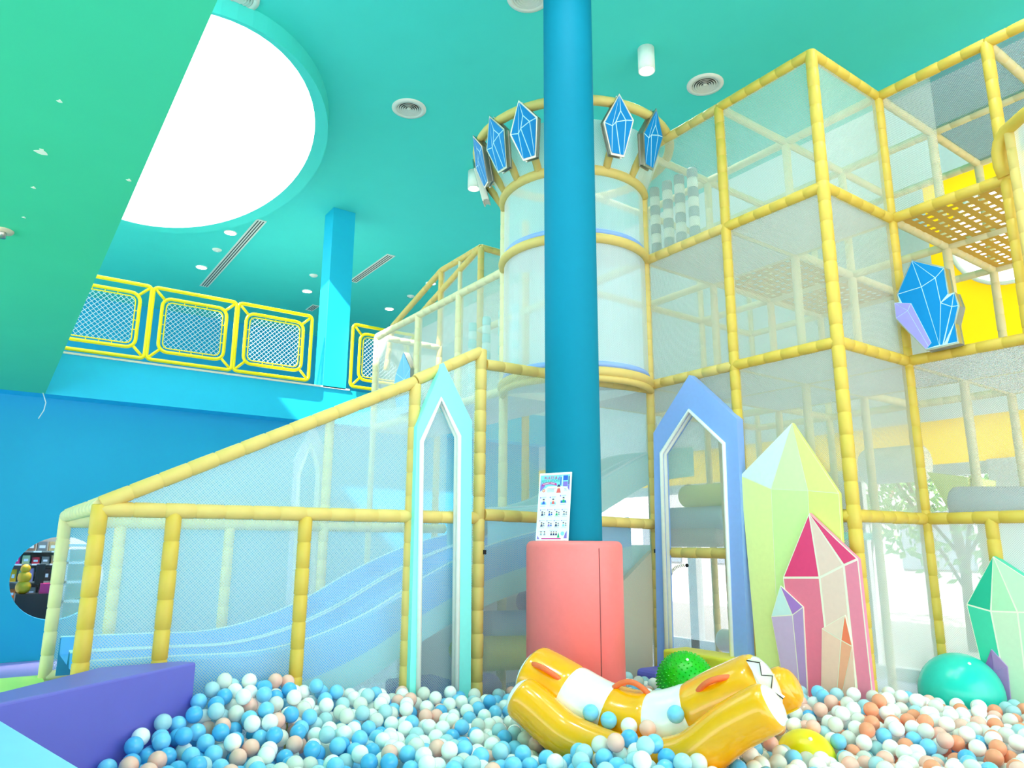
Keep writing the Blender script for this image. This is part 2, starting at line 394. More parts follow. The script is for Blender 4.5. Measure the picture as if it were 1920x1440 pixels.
# storefront bays
bays = [(-6, -1.2), (-1.2, .9), (.9, 2.95), (2.95, 4.55), (4.55, 6.9), (6.9, 9.2), (9.2, 10.3)]
for i, (ya, yb) in enumerate(bays):
    w = thing('window_%d' % (i+6), None, None, (XR+.06, (ya+yb)/2, 0)); struct(w)
    f = MB(); f.box((XR, ya, 0), (XR+.12, ya+.07, zg+.12)); f.box((XR, yb-.07, 0), (XR+.12, yb, zg+.12)); f.box((XR, ya, 0), (XR+.12, yb, .12)); f.box((XR, ya, zg), (XR+.12, yb, zg+.12)); f.box((XR+.02, ya, 1.62), (XR+.1, yb, 1.69))
    f.build('window_frame', 'white_wall', w); MB().box((XR+.05, ya+.07, .12), (XR+.06, yb-.07, zg)).build('pane', 'glass', w)
for i, (y, w_) in enumerate(((2.95, .13), (4.72, .24))): struct(MB().box((XR-.12, y-w_, 0), (XR+.2, y+w_, zg+.12)).build('column_mullion', 'white_wall'))
# outside
gnd = MB().box((XR+.2, -30, -.15), (60, 40, -.05)); struct(gnd.build('ground_outside', 'pebble'))
def tree(x, y, h, label):
    t = thing('tree', label, 'tree', (x, y, -.05), 'trees outside the windows'); tr = MB(); tr.tube([(x, y, -.05), (x+.05, y, h*.35), (x-.05, y+.05, h*.6)], .07, 8)
    for a in range(5): tr.tube([(x, y, h*(.2+.05*a)), (x+.4*math.cos(a*1.9), y+.5*math.sin(a*1.9), h*.6), (x+.7*math.cos(a*1.9), y+.8*math.sin(a*1.9), h*.8)], .025, 6)
    tr.build('trunk', 'bark', t)
    lf = MB(); R = random.Random(int(x*100+y*10))
    for q in range(900):
        u = V((R.gauss(0, 1), R.gauss(0, 1), R.gauss(0, .8))); u = u.normalized()*R.uniform(.4, 1)**.5*1.3
        c = V((x, y, h*.72))+u; a = V((R.uniform(-1, 1), R.uniform(-1, 1), R.uniform(-1, 1))).normalized()*.09; b = a.orthogonal().normalized()*.05
        lf.add([c-a, c+b, c+a, c-b], [(0, 1, 2, 3)])
    lf.build('crown', 'leaf', t, recalc=False)
bo = thing('building_outside', 'pale grey building across the street seen through the lower windows', 'building', (19, 6, -.05))
D('facade', (150, 150, 154), .8); D('facade_window', (96, 104, 116), .3)
MB().box((19, -8, -.05), (22, 18, 4.2)).build('wall', 'facade', bo)
for yy in range(-7, 18, 3): MB().box((18.94, yy, .8), (19.0, yy+1.7, 2.2)).build('window', 'facade_window', bo)
tree(11.2, 4.9, 3.0, 'leafy tree outside beyond the window behind the teal ball')
tree(12.5, 7.0, 3.4, 'leafy tree outside seen through the slim window beside the corner post')
# round column with a padded base
cc = V((3.19, 3.78, 0)); rc = .186; rp = .315; ztop = EYE+.022
struct(MB().lathe((cc.x, cc.y, 0), [(rc, 0), (rc, ZC)], 48).build('column_round', 'column_paint'))
pad = thing('column_pad', 'round coral pink padded sleeve around the foot of the blue column', 'padding', cc)
pm = MB(); pr = [(rc+.004, .0), (rp, 0)]
pr += [(rp, ztop-.04)]+[(rp-.04+.04*math.cos(a), ztop-.04+.04*math.sin(a)) for a in (.4, .8, 1.2, math.pi/2)]+[(rc+.004, ztop)]
pm.lathe(cc, pr, 64); pm.build('foam_sleeve', 'pink_vinyl', pad)
sd = onP(1123, 1150, cc, V((cc.x, cc.y, 0)).normalized())-cc; ang = math.atan2(sd.y, sd.x)
dv = (V((0, 0, 0))-V((cc.x, cc.y, 0))).normalized(); pv = V((-dv.y, dv.x, 0)); off = V((sd.x, sd.y, 0)).dot(pv); off = max(-.3, min(.3, off))
sn = (dv*math.sqrt(rp**2-off**2)+pv*off)
MB().tube([cc+sn*1.001+V((0, 0, z)) for z in (.02, .4, .8, 1.2, ztop-.045)], .0035, 6).build('seam', 'seam_dark', pad)

# ------------------------------------------------------------------ rules poster leaning on the column, standing on the pad
def dist(x, y, Dh): r = ray(x, y); return EYEV+r*(Dh/math.hypot(r.x, r.y))
bl = dist(1004, 1013, 4.80); br = dist(1065, 1013, 4.68); bl.z = br.z = ztop+.001
tl = dist(1003, 889, 4.87); trr = dist(1061, 886, 4.75)
pw = (br-bl).length; ph = (tl-bl).length; ex = (br-bl).normalized(); ey = (tl-bl); ey = (ey-ex*ey.dot(ex)).normalized(); ez = ex.cross(ey)
if ez.dot(EYEV-bl) < 0: ez = -ez
po = thing('rules_poster', 'white rules poster with small drawings leaning on the blue column', 'poster', bl)
PF = lambda u, v, d: bl+ex*(u*pw)+ey*(v*ph)+ez*d
MB().prism([(0,0),(1,0),(1,1),(0,1)], PF, 0, -.006).build('board', 'paper', po)
for k, c in dict(ink_sky=(130, 205, 240), ink_violet=(140, 110, 205), ink_red=(205, 40, 90), ink_green=(20, 170, 120), ink_mag=(200, 50, 150), ink_blue=(40, 90, 200), ink_navy=(60, 60, 110), ink_skin=(250, 205, 180), ink_coral=(235, 95, 95), ink_grey=(150, 160, 180)).items(): D(k, c, .6)
hd = MB(); ks = ['ink_sky', 'ink_violet', 'ink_blue', 'ink_navy', 'ink_mag', 'cream_line']
hd.face2([(.04, .72), (.30, .80), (.62, .80), (.96, .78), (.96, .965), (.04, .965)], PF, .0006, 0)
hd.face2([(.04, .72), (.2, .80), (.13, .86), (.08, .82), (.05, .93)], PF, .0009, 1); hd.face2([(.9, .77), (.96, .72), (.96, .9)], PF, .0009, 1); hd.face2([(.58, .9), (.66, .96), (.63, .88)], PF, .0009, 1)
for (a, b, c_, d_, mi) in ((.67, .81, .70, .93, 2), (.76, .88, .90, .95, 2), (.76, .79, .90, .86, 1), (.72, .79, .74, .95, 5), (.92, .82, .95, .94, 3)): hd.face2([(a, b), (c_, b), (c_, d_), (a, d_)], PF, .0012, mi)
hd.build('picture_header', ks, po)
bn = MB(); N_ = 10
for i in range(N_):
    u0, u1 = .1+.46*i/N_, .1+.46*(i+1)/N_; f_ = lambda u: .80+.03*math.sin((u-.1)/.46*math.pi)
    bn.face2([(u0, f_(u0)), (u1, f_(u1)), (u1, f_(u1)+.035), (u0, f_(u0)+.035)], PF, .0016, 0)
for i in range(13):
    if i != 7: u = .145+.028*i; f0 = .811+.03*math.sin((u-.1)/.46*math.pi); bn.face2([(u, f0), (u+.014, f0), (u+.014, f0+.014), (u, f0+.014)], PF, .002, 1)
bn.build('banner', ['ink_mag', 'paper'], po)
def text_mesh(body, u, v, h, mk, parent, name, wfit=None):
    cu = bpy.data.curves.new(name, 'FONT'); cu.body = body; cu.size = 1; ob = bpy.data.objects.new(name, cu); COL.objects.link(ob)
    dg = bpy.context.evaluated_depsgraph_get(); me = bpy.data.meshes.new_from_object(ob.evaluated_get(dg)); bpy.data.objects.remove(ob)
    xs = [q.co.x for q in me.vertices]; w = max(xs)-min(xs); sx = (wfit/w) if wfit else h/ph*pw
    b = MB(); base = V(parent['_b'])
    b.add([PF(u+(q.co.x-min(xs))*sx, v+q.co.y*h, .002) for q in me.vertices], [tuple(p.vertices) for p in me.polygons])
    return b.build(name, mk, parent, recalc=False)
text_mesh('RULES &', .17, .905, .06, 'ink_red', po, 'title_lettering', .4)
text_mesh('REGULATIONS', .09, .857, .055, 'ink_green', po, 'title_lettering', .56)
text_mesh('+6', .80, .735, .04, 'ink_navy', po, 'age_lettering', .07)
ic = MB(); kk_ = ['ink_navy', 'ink_skin', 'ink_blue', 'ink_coral', 'ink_green', 'ink_violet', 'ink_grey', 'ink_sky', 'ink_mag']
asp = pw/ph
def disc(u, v, r, mi, d=.001): ic.face2([(u+r*math.cos(a*.628), v+r*asp*math.sin(a*.628)) for a in range(10)], PF, d, mi)
def fig(u, v, s, mi, hair=0):
    ic = MB()
    def disc(u, v, r, mi, d=.001): ic.face2([(u+r*math.cos(a*.628), v+r*asp*math.sin(a*.628)) for a in range(10)], PF, d, mi)
    ic.face2([(u-s, v), (u+s, v), (u+s*.45, v+s*asp*1.7), (u-s*.45, v+s*asp*1.7)], PF, .0012, mi); disc(u, v+s*asp*2.2, s*.62, 1, .0015); ic.face2([(u-s*.7, v+s*asp*2.2), (u+s*.7, v+s*asp*2.2), (u+s*.4, v+s*asp*3), (u-s*.4, v+s*asp*3)], PF, .0018, hair); ic.build('figure_drawing', kk_, po, recalc=False)
def line(u, v, w, mi=6, h=.005): ic.face2([(u, v), (u+w, v), (u+w, v+h), (u, v+h)], PF, .001, mi)
disc(.16, .735, .045, 3); disc(.16, .735, .026, 1, .0014)
for q in range(4): line(.27, .748-.012*q, .22)
line(.27, .765, .27, 8); fig(.63, .695, .075, 3); line(.80, .72, .1)
for (u, v, mi, b) in ((.18, .53, 2, 7), (.48, .53, 3, 7), (.8, .55, 4, 2)):
    fig(u, v, .05, mi); ic.face2([(u-.09, v-.005), (u+.09, v-.005), (u+.07, v+.03), (u-.09, v+.03)], PF, .0009, b); disc(u-.1, v+.1, .022, 5); line(u-.06, v+.105, .14); line(u-.06, v+.093, .12); line(u-.1, v-.03, .16)
for r_ in range(2):
    v = .36-.16*r_
    for c_ in range(4):
        u = .16+.225*c_; fig(u, v, .04, (0, 2, 4, 6, 0, 5, 0, 7)[r_*4+c_]); fig(u+.07, v+.005, .03, 2 if c_ == 1 else 6); disc(u-.06, v+.085, .018, 5); line(u-.03, v+.088, .13, 8 if (c_ == 1 and r_ == 0) else 6); line(u-.06, v-.018, .15)
fig(.16, .075, .035, 6); fig(.27, .075, .035, 6)
for q in range(3): fig(.48+.075*q, .075, .034, 0)
line(.08, .13, .2); line(.42, .145, .25); disc(.82, .1, .055, 7); ic.face2([(.66, .04), (.74, .04), (.7, .12)], PF, .0012, 4); ic.face2([(.86, .03), (.96, .03), (.95, .14), (.9, .1)], PF, .0014, 5); ic.face2([(.04, .02), (.12, .02), (.06, .07)], PF, .0012, 5); ic.face2([(.18, .02), (.78, .02), (.78, .035), (.18, .035)], PF, .001, 8)
ic.build('small_print', kk_, po, recalc=False)

# ------------------------------------------------------------------ play frames
YA = 4.34; XF = 4.54; R = .041
def post(par, x, y, z0, z1, mk='foam_yellow', name='post', r=R): return MB().foam((x, y, z0), (x, y, z1), r).build(name, mk, par)
def rail(par, a, b, mk='foam_yellow', name='rail', r=R): return MB().foam(a, b, r).build(name, mk, par)
def net(par, pts, mk='net', name='net_panel'):
    b = MB(); P = [V(p) for p in pts]; o = P[0]; ux = (P[1]-P[0]).normalized(); nn = None
    for q in P[2:]:
        nn = ux.cross(q-o)
        if nn.length > 1e-5: break
    vy = nn.normalized().cross(ux)
    b.add(P, [tuple(range(len(P)))], 0, False, [[((q-o).dot(ux), (q-o).dot(vy)) for q in P]])
    return b.build(name, mk, par)
# -- slide cage
sc_ = thing('slide_cage', 'low foam-padded yellow cage with sloping top rail and fine net around the blue slide', 'play frame', (1.6, 5.1, 0))
zm = .155+EYE
tops = [(.48, .19+EYE), (2.272, 1.075+EYE), (2.80, 1.37+EYE)]
post(sc_, .48, YA, 0, .19+EYE, 'foam_gold'); post(sc_, .838, YA, 0, zm, 'foam_gold'); post(sc_, 1.569, YA, 0, zm, 'foam_gold'); post(sc_, 2.272, YA, 0, 1.06+EYE); post(sc_, 2.80, YA, 0, 1.385+EYE, r=.044)
rail(sc_, (.48, YA, .19+EYE), (2.272, YA, 1.075+EYE)); rail(sc_, (2.272, YA, 1.085+EYE), (2.80, YA, 1.37+EYE)); rail(sc_, (.48, YA, zm+.01), (2.80, YA, zm+.02))
YR = 6.0
post(sc_, .462, YR, 0, .17+EYE, 'foam_cream'); post(sc_, .81, YR, 0, .11+EYE, 'foam_cream'); post(sc_, 1.57, YR, 0, .11+EYE, 'foam_cream'); post(sc_, 2.33, YR, 0, 1.07+EYE, 'foam_cream')
rail(sc_, (.462, YR, .18+EYE), (2.33, YR, 1.075+EYE), 'foam_cream'); rail(sc_, (.462, YR, .135+EYE), (3.5, YR, .135+EYE), 'foam_cream'); rail(sc_, (.462, YR, .47), (.85, YR, .47), 'foam_cream')
rail(sc_, (.48, YA, .18+EYE), (.462, YR, .175+EYE), 'foam_cream')
rail(sc_, (2.33, YR, 1.09+EYE), (2.272, YA, 1.05+EYE), 'foam_cream')
net(sc_, [(.48, YA, .2), (2.80, YA, .2), (2.80, YA, 1.35+EYE), (2.272, YA, 1.06+EYE), (.48, YA, .18+EYE)], 'net_cage')
net(sc_, [(.462, YR, .2), (3.5, YR, .2), (3.5, YR, 1.35+EYE), (2.33, YR, 1.07+EYE), (.462, YR, .17+EYE)], 'net_cage')
for y in (.5,): MB().box((2.815, YA-.05, 1.28), (2.835, YA-.03, 1.31)).build('cable_tie', 'dark', sc_)
# -- tower
tw = thing('play_tower', 'tall yellow-padded netted climbing tower with three decks standing right of the blue column', 'play frame', (5.4, 3.4, 0))
YP = [4.34, 3.45, 2.605]
for y in YP: post(tw, XF, y, .1, L3+(.0 if y != 2.605 else .02), 'foam_gold' if y < 4 else 'foam_yellow', r=.043 if y == 2.605 else R)
XQ = 5.46
post(tw, XQ, 2.605, .1, L3, 'foam_gold'); post(tw, XQ, 1.80, L0, L3, 'foam_gold'); post(tw, XQ, 2.18, .1, L0, 'foam_gold'); post(tw, XQ, .95, .1, L3, 'foam_gold')
for z in (L1, L2, L3): rail(tw, (XF, 4.34, z), (XF, 3.45, z)); rail(tw, (XF, 3.45, z), (XF, 2.605, z), 'foam_gold')
rail(tw, (XF, 4.34, -.06+EYE), (XF, 3.45, -.06+EYE)); rail(tw, (XF, 3.45, L0), (XF, 2.605, L0), 'foam_gold')
for z in (L0, L1, L2, L3):
    rail(tw, (XF, 2.605, z), (XQ, 2.605, z), 'foam_gold'); rail(tw, (XQ, 2.605, z), (XQ, 1.80, z), 'foam_gold'); rail(tw, (XQ, 1.80, z), (XQ, .95, z), 'foam_gold')
# wall between the cage and the tower
rail(tw, (2.84, YA, 1.28+EYE), (XF, YA, 1.31+EYE)); rail(tw, (2.84, YA, .2+EYE), (XF, YA, .165+EYE))
net(tw, [(2.82, YA+.01, .2), (XF, YA+.01, .2), (XF, YA+.01, 1.3+EYE), (2.82, YA+.01, 1.3+EYE)], 'net')
for a, b in ((L1, L2), (L2, L3)): net(tw, [(XF, 4.34, a), (XF, 3.45, a), (XF, 3.45, b), (XF, 4.34, b)]); net(tw, [(XF, 3.45, a), (XF, 2.605, a), (XF, 2.605, b), (XF, 3.45, b)])
net(tw, [(XF, 4.34, EYE-.06), (XF, 3.45, EYE-.06), (XF, 3.45, L1), (XF, 4.34, L1)])
net(tw, [(XF, 3.45, .2), (XF, 2.605, .2), (XF, 2.605, L0), (XF, 3.45, L0)], 'net_light'); net(tw, [(XF, 3.45, L0), (XF, 2.605, L0), (XF, 2.605, L1), (XF, 3.45, L1)])
net(tw, [(XF, 2.605, .2), (XQ, 2.605, .2), (XQ, 2.605, L0), (XF, 2.605, L0)], 'net_dense')
for a, b in ((L0, L1), (L1, L2), (L2, L3)): net(tw, [(XF, 2.605, a), (XQ, 2.605, a), (XQ, 2.605, b), (XF, 2.605, b)])
net(tw, [(XQ, 2.605, .2), (XQ, .95, .2), (XQ, .95, L0), (XQ, 2.605, L0)], 'net_dense'); net(tw, [(XQ, 2.605, L0), (XQ, .95, L0), (XQ, .95, L1), (XQ, 2.605, L1)], 'net_light')
net(tw, [(XQ, 2.605, L2), (XQ, 2.2, L2), (XQ, 2.2, L3), (XQ, 2.605, L3)], 'net_light')
net(tw, [(XQ, 2.6, L3), (XQ, .2, L3), (6.36, .2, L3), (6.36, 2.6, L3)], 'net_grey', 'roof_net'); net(tw, [(6.36, 2.6, L3), (6.36, .2, L3), (7.26, .2, L3), (7.26, 2.6, L3)], 'net_grey', 'roof_net')
# inner frame
IX = [5.46, 6.36, 7.26]; IY = [5.25, 4.34, 3.45, 2.605, 1.80, .95]
for x in IX:
    for y in IY:
        if x == 5.46 and y < 3: continue
        post(tw, x, y, .1, L3, 'foam_cream', 'inner_post', .036)
for z in (L1, L2, L3):
    for x in IX:
        for i in range(len(IY)-1):
            if x == 5.46 and IY[i] < 3: continue
            rail(tw, (x, IY[i], z), (x, IY[i+1], z), 'foam_cream', 'inner_rail', .036)
    for y in IY:
        for xa, xb in ((XF, 5.46), (5.46, 6.36), (6.36, 7.26)):
            if xa == XF and y < 3: continue
            rail(tw, (xa, y, z), (xb, y, z), 'foam_cream', 'inner_rail', .036)
def deck(par, xa, xb, ya, yb, z, mk='deck_white', name='deck'):
    if mk == 'perf_yellow':
        return MB().quad((xa, ya, z), (xb, ya, z), (xb, yb, z), (xa, yb, z)).build(name, mk, par)
    return MB().box((xa+.03, yb+.03, z-.03), (xb-.03, ya-.03, z+.03)).build(name, mk, par)
for z in (L1, L2):
    deck(tw, XF, 5.46, 4.34, 3.45, z); deck(tw, XF, 5.46, 3.45, 2.605, z)
for (xa, xb, ya, yb) in ((5.46, 6.36, 3.45, 2.605), (5.46, 6.36, 2.605, 1.8), (5.46, 6.36, 1.8, .95), (5.46, 6.36, 4.34, 3.45), (6.36, 7.26, 2.605, 1.8), (4.54, 5.46, 5.25, 4.34)): deck(tw, xa, xb, ya, yb, L1)
for (xa, xb, ya, yb) in ((5.46, 6.36, 4.34, 3.45), (5.46, 6.36, 2.605, 1.8), (6.36, 7.26, 2.605, 1.8), (5.46, 6.36, 1.8, .95), (6.36, 7.26, 4.34, 3.45)): deck(tw, xa, xb, ya, yb, L2, 'perf_yellow', 'woven_deck')
deck(tw, 5.46, 6.36, 4.34, 3.45, .08+EYE, 'teal_mat'); deck(tw, 5.46, 6.36, 2.605, 1.8, L0); deck(tw, 5.46, 6.36, 1.8, .95, L0); deck(tw, XF, 5.46, 3.45, 2.605, L0)
net(tw, [(7.26, 5.25, L0), (7.26, 3.45, L0), (7.26, 3.45, L3), (7.26, 5.25, L3)], 'net_light', 'rear_net')
MB().box((3.0, 5.85, .1), (5.4, 5.89, 1.2)).build('low_panel', 'deck_white', tw)
net(tw, [(5.46, 5.25, .1), (7.26, 5.25, .1), (7.26, 5.25, L3), (5.46, 5.25, L3)], 'net_light', 'rear_net')
MB().box((XF-.055, 4.29, 1.285), (XF-.035, 4.31, 1.315)).build('cable_tie', 'dark', tw); MB().box((XF-.055, 3.43, .985), (XF-.035, 3.47, 1.005)).build('cable_tie', 'dark', tw)
# -- turret (half-round bay)
tc = V((4.10, 4.81)); TR = .65
a1 = math.atan2(4.34-4.81, 4.545-4.10); a0 = a1-math.pi         # from P0 round the front to P1
tu = thing('turret', 'half-round netted turret bay with yellow rings and a crown, behind the blue column', 'play turret', (tc.x, tc.y, L1))
def arc(r, z, n=26, s0=0, s1=1): return [(tc.x+r*math.cos(a0+(a1-a0)*(s0+(s1-s0)*i/n)), tc.y+r*math.sin(a0+(a1-a0)*(s0+(s1-s0)*i/n)), z) for i in range(n+1)]
ZT = 3.1+EYE
for z in (L1, L2, ZT): MB().tube(arc(TR, z), .042, 12).build('ring', 'foam_yellow', tu)
MB().tube(arc(TR, L1-.055), .03, 10).build('ring', 'foam_yellow', tu)
p0 = arc(TR, 0)[0]; post(tu, p0[0], p0[1], .1, ZT, 'foam_cream')
def curved_net(par, r, za, zb, mk):
    b = MB(); A = arc(r, za); B = arc(r, zb); L = math.pi*r/26
    for i in range(26): b.add([A[i], A[i+1], B[i+1], B[i]], [(0, 1, 2, 3)], 0, True, [[(L*i, 0), (L*(i+1), 0), (L*(i+1), zb-za), (L*i, zb-za)]])
    return b.build('net_panel', mk, par)
curved_net(tu, TR-.01, L1, L2, 'net_dense'); curved_net(tu, TR-.01, L2, ZT, 'net_dense')
for z in (L1, L2):
    pts = arc(TR-.05, 0); MB().prism([(p[0], p[1]) for p in pts], lambda x, y, d: V((x, y, z+d)), .03, -.03).build('deck', 'deck_white', tu)
    MB().tube(arc(TR-.03, z+.07), .03, 8).build('edge_pad', 'lilac_vinyl', tu)
ZK = 3.59+EYE; KR = .90
MB().tube([(tc.x+KR*math.cos(2*math.pi*i/56), tc.y+KR*math.sin(2*math.pi*i/56), ZK) for i in range(56)], .042, 12, closed=True).build('crown_ring', 'foam_yellow', tu)
CA = []
for i in range(7):
    t = a0+(a1-a0)*(.02, .16, .277, .39, .53, .675, .809)[i]; CA.append(t)
    MB().tube([(tc.x+TR*math.cos(t), tc.y+TR*math.sin(t), ZT), (tc.x+.80*math.cos(t), tc.y+.80*math.sin(t), ZT+.22), (tc.x+KR*math.cos(t), tc.y+KR*math.sin(t), ZK)], .034, 10).build('strut', 'foam_yellow', tu)
cn = MB()
for i in range(26):
    A = arc(TR+.02, ZT+.02); B = arc(.80, ZT+.38); cn.add([A[i], A[i+1], B[i+1], B[i]], [(0, 1, 2, 3)], 0, True, [[(i*.08, 0), (i*.08+.08, 0), (i*.08+.08, .4), (i*.08, .4)]])
cn.build('crown_net', 'net_dense', tu)
# -- crown crystals
T_, Rr, BR, BL, Ll = (-.02, .22), (.11, .06), (.06, -.21), (-.04, -.21), (-.12, 0)
Ia, Ib, Ic, Id, Mb = (.0, .11), (.05, .05), (-.03, .02), (-.055, -.012), (.03, -.21)
FAC = [(T_, Ll, Id), (T_, Id, Ic, Ia), (Ia, Ic, Ib), (T_, Ia, Ib, Rr), (Ll, BL, Id), (Id, BL, Mb, Ic), (Ic, Mb, BR, Ib), (Ib, BR, Rr)]
OUT = [T_, Rr, BR, BL, Ll]
def crystal_proto(label, s=1.12):
    # local frame: x = thickness (outwards), y = width, z = height
    t = thing('crown_crystal', label, 'crystal sign', (0, 0, 0), 'blue crystals around the turret crown')
    fn = lambda u, v, d: V((d, u*s, v*s))
    big = [(p[0]*1.08, p[1]*1.06) for p in OUT]
    b = MB(); b.prism(big, fn, .012, .0); b.prism([(p[0]*1.0, p[1]*1.0) for p in OUT], fn, .05, .012); b.prism(big, fn, .062, .05); b.build('metal_rim', 'steel', t)
    f = MB(); f.prism(inset(OUT, .004), fn, .0635, .0615, 1)
    for q in FAC: f.face2(inset(q, .0035), fn, .0645, 0)
    f.build('face', ['crystal_blue', 'line_white'], t); return t
labs = ['blue crystal turned edge-on at the left end of the turret crown', 'blue crystal on the turret crown, second from its left end', 'blue crystal on the turret crown, tilted left of the middle', 'blue crystal on the turret crown just left of the column',
        'blue crystal on the turret crown mostly behind the column', 'blue crystal on the turret crown just right of the column', 'blue crystal at the right end of the turret crown beside the tower']
cp = crystal_proto(labs[0])
for i, t in enumerate(CA):
    o = cp if i == 0 else copy_thing(cp)
    o['label'] = labs[i]; rr_ = .845
    o.rotation_euler = (0, math.radians(14), t); o.location = (tc.x+rr_*math.cos(t), tc.y+rr_*math.sin(t), 3.40+EYE)
# -- walkway wing
XW = 3.66; YE = 8.03
ww = thing('netted_walkway', 'upper netted walkway with pale foam rails running back from the turret to the balcony', 'play frame', (4.1, 6.6, L1))
for y in (YE, 6.96, 6.09): post(ww, XW, y, L1-.1 if y != YE else L1-.05, L2, 'foam_cream')
for z in (L1, L2): rail(ww, (XW, YE, z), (XW, p0[1], z), 'foam_cream'); rail(ww, (XW, YE, z), (XF, YE, z), 'foam_cream')
net(ww, [(XW, YE, L1), (XW, 5.28, L1), (XW, 5.28, L2), (XW, YE, L2)], 'net'); net(ww, [(XW, YE, L1), (XF, YE, L1), (XF, YE, L2), (XW, YE, L2)], 'net')
deck(ww, XW, XF, YE, 5.3, L1+.0)
for y in (8.03, 7.07, 6.15, 5.25): post(ww, XF, y, .1, L3 if y < 8 else L3, 'foam_yellow')
rail(ww, (XF, 8.03, L3), (XF, 7.07, L3), 'foam_yellow'); rail(ww, (XF, 7.07, L3), (5.46, 7.07, L3), 'foam_yellow'); rail(ww, (XF, 9.45, 3.12+EYE), (XF, 8.03, L3), 'foam_yellow')
rail(ww, (XF, 8.54, 3.1+EYE), (XF, 7.09, L3), 'foam_yellow'); rail(ww, (XF, 7.07, L2), (XF, 4.34, L2), 'foam_cream'); rail(ww, (XF, 9.6, L2), (XF, 9.45, 3.12+EYE), 'foam_yellow')
rail(ww, (XF, 7.55, L2), (XF, 7.55, L3), 'foam_cream', 'post', .03)
net(ww, [(XF, 8.03, L2), (XF, 7.07, L2), (XF, 7.07, L3), (XF, 8.03, L3)], 'net_light'); net(ww, [(XF, 7.07, L2), (5.46, 7.07, L2), (5.46, 7.07, L3), (XF, 7.07, L3)], 'net')
for x in (2.6, 3.2): post(ww, XW, YE-.001 if x < 3 else 7.0, .1, L1, 'foam_cream', 'leg', .034)
# -- corner turret at the right edge
ct = thing('corner_turret', 'pale netted corner bay with a curved yellow rim cut off by the right edge', 'play turret', (5.4, 1.5, L0))
q0 = onX(1885, 332, XQ-.02); q1 = onX(1872, 285, XQ-.06); q2 = onX(1886, 246, XQ-.1); q3 = onX(1925, 212, XQ-.28); q4 = onX(1980, 175, XQ-.5)
MB().tube([q0, (q0+q1)/2+V((0, .01, 0)), q1, (q1+q2)/2+V((0, .015, 0)), q2, (q2+q3)/2, q3, q4], .045, 12).build('rim', 'foam_gold', ct)
b0 = V((q2.x-.02, q2.y-.02, .15)); MB().foam((q2.x-.02, q2.y-.03, L0), (q2.x-.01, q2.y-.03, q2.z), .041).build('post', 'foam_yellow', ct)
net(ct, [(q2.x, q2.y-.02, L2-.2), (q4.x, q4.y, L2-.2), (q4.x, q4.y, q4.z), (q3.x, q3.y, q3.z), (q2.x, q2.y-.02, q2.z)], 'net_dense')

# ------------------------------------------------------------------ portals
def portal(name, label, cat, outer, inner, fn, thick, mk, base):
    # outer / inner: matching pentagon paths  (base-left, shoulder-left, peak, shoulder-right, base-right)
    t = thing(name, label, cat, base); b = MB(); n = len(outer)
    for i in range(n-1):
        o0, o1, i0, i1_ = outer[i], outer[i+1], inner[i], inner[i+1]
        vs = [fn(*o0, 0), fn(*o1, 0), fn(*i1_, 0), fn(*i0, 0), fn(*o0, thick), fn(*o1, thick), fn(*i1_, thick), fn(*i0, thick)]
        b.add(vs, [(0, 1, 2, 3), (7, 6, 5, 4), (0, 4, 5, 1), (3, 2, 6, 7)])
    vs = [fn(*outer[0], 0), fn(*inner[0], 0), fn(*inner[0], thick), fn(*outer[0], thick)]; b.add(vs, [(0, 1, 2, 3)])
    vs = [fn(*outer[-1], 0), fn(*inner[-1], 0), fn(*inner[-1], thick), fn(*outer[-1], thick)]; b.add(vs, [(0, 1, 2, 3)])
    b.build('arch_panel', mk, t)
    w = MB()
    w.tube([fn(*p, -.006) for p in inner], .016, 10); w.tube([fn(*p, thick*.5) for p in inner], .017, 10)
    w.build('white_trim', 'white_vinyl', t); return t
YPt = 4.26; sc = YPt/YA
fA = lambda u, v, d: V((u, YPt+d, v))
def pxY(x, y): p = onY(x, y, YPt); return (p.x, p.z)
o_ = [(pxY(770, 1250)[0], .15), pxY(782, 800), pxY(832, 680), pxY(885, 790), (pxY(884, 1280)[0], .15)]
i_ = [(pxY(787, 1240)[0], .15), pxY(790, 828), pxY(826, 748), pxY(860, 818), (pxY(857, 1270)[0], .15)]
portal('pointed_portal', 'tall turquoise pointed doorway panel with white trim set before the slide cage', 'portal', o_, i_, fA, .06, 'turq_vinyl', (2.5, YPt, 0))
XPt = 4.44
fB = lambda u, v, d: V((XPt+d, u, v))
def pxX(x, y): p = onX(x, y, XPt); return (p.y, p.z)
o_ = [(pxX(1232, 1272)[0], .15), pxX(1225, 812), pxX(1292, 703), pxX(1381, 785), (pxX(1402, 1250)[0], .15)]
i_ = [(pxX(1250, 1225)[0], .15), pxX(1241, 850), pxX(1293, 770), pxX(1358, 832), (pxX(1371, 1225)[0], .15)]
portal('pointed_portal', 'tall periwinkle blue pointed doorway panel with white trim at the tower foot', 'portal', o_, i_, fB, .075, 'lilac_vinyl', (XPt, 3.85, 0))
YQ = 6.1
fC = lambda u, v, d: V((u, YQ+d, v))
def pxQ(x, y): p = onY(x, y, YQ); return (p.x, p.z)
o_ = [(pxQ(545, 1100)[0], .005), pxQ(555, 860), pxQ(588, 798), pxQ(612, 845), (pxQ(595, 1100)[0], .005)]
i_ = [(pxQ(556, 1100)[0], .03), pxQ(560, 890), pxQ(582, 832), pxQ(598, 880), (pxQ(588, 1100)[0], .03)]
portal('pointed_portal', 'pale lilac pointed doorway panel seen through the net behind the slide', 'portal', o_, i_, fC, .06, 'pale_vinyl', (1.9, YQ, 0))

# ------------------------------------------------------------------ crystal boards
def px_to(X): return lambda x, y: (lambda p: (p.y, p.z))(onX(x, y, X))
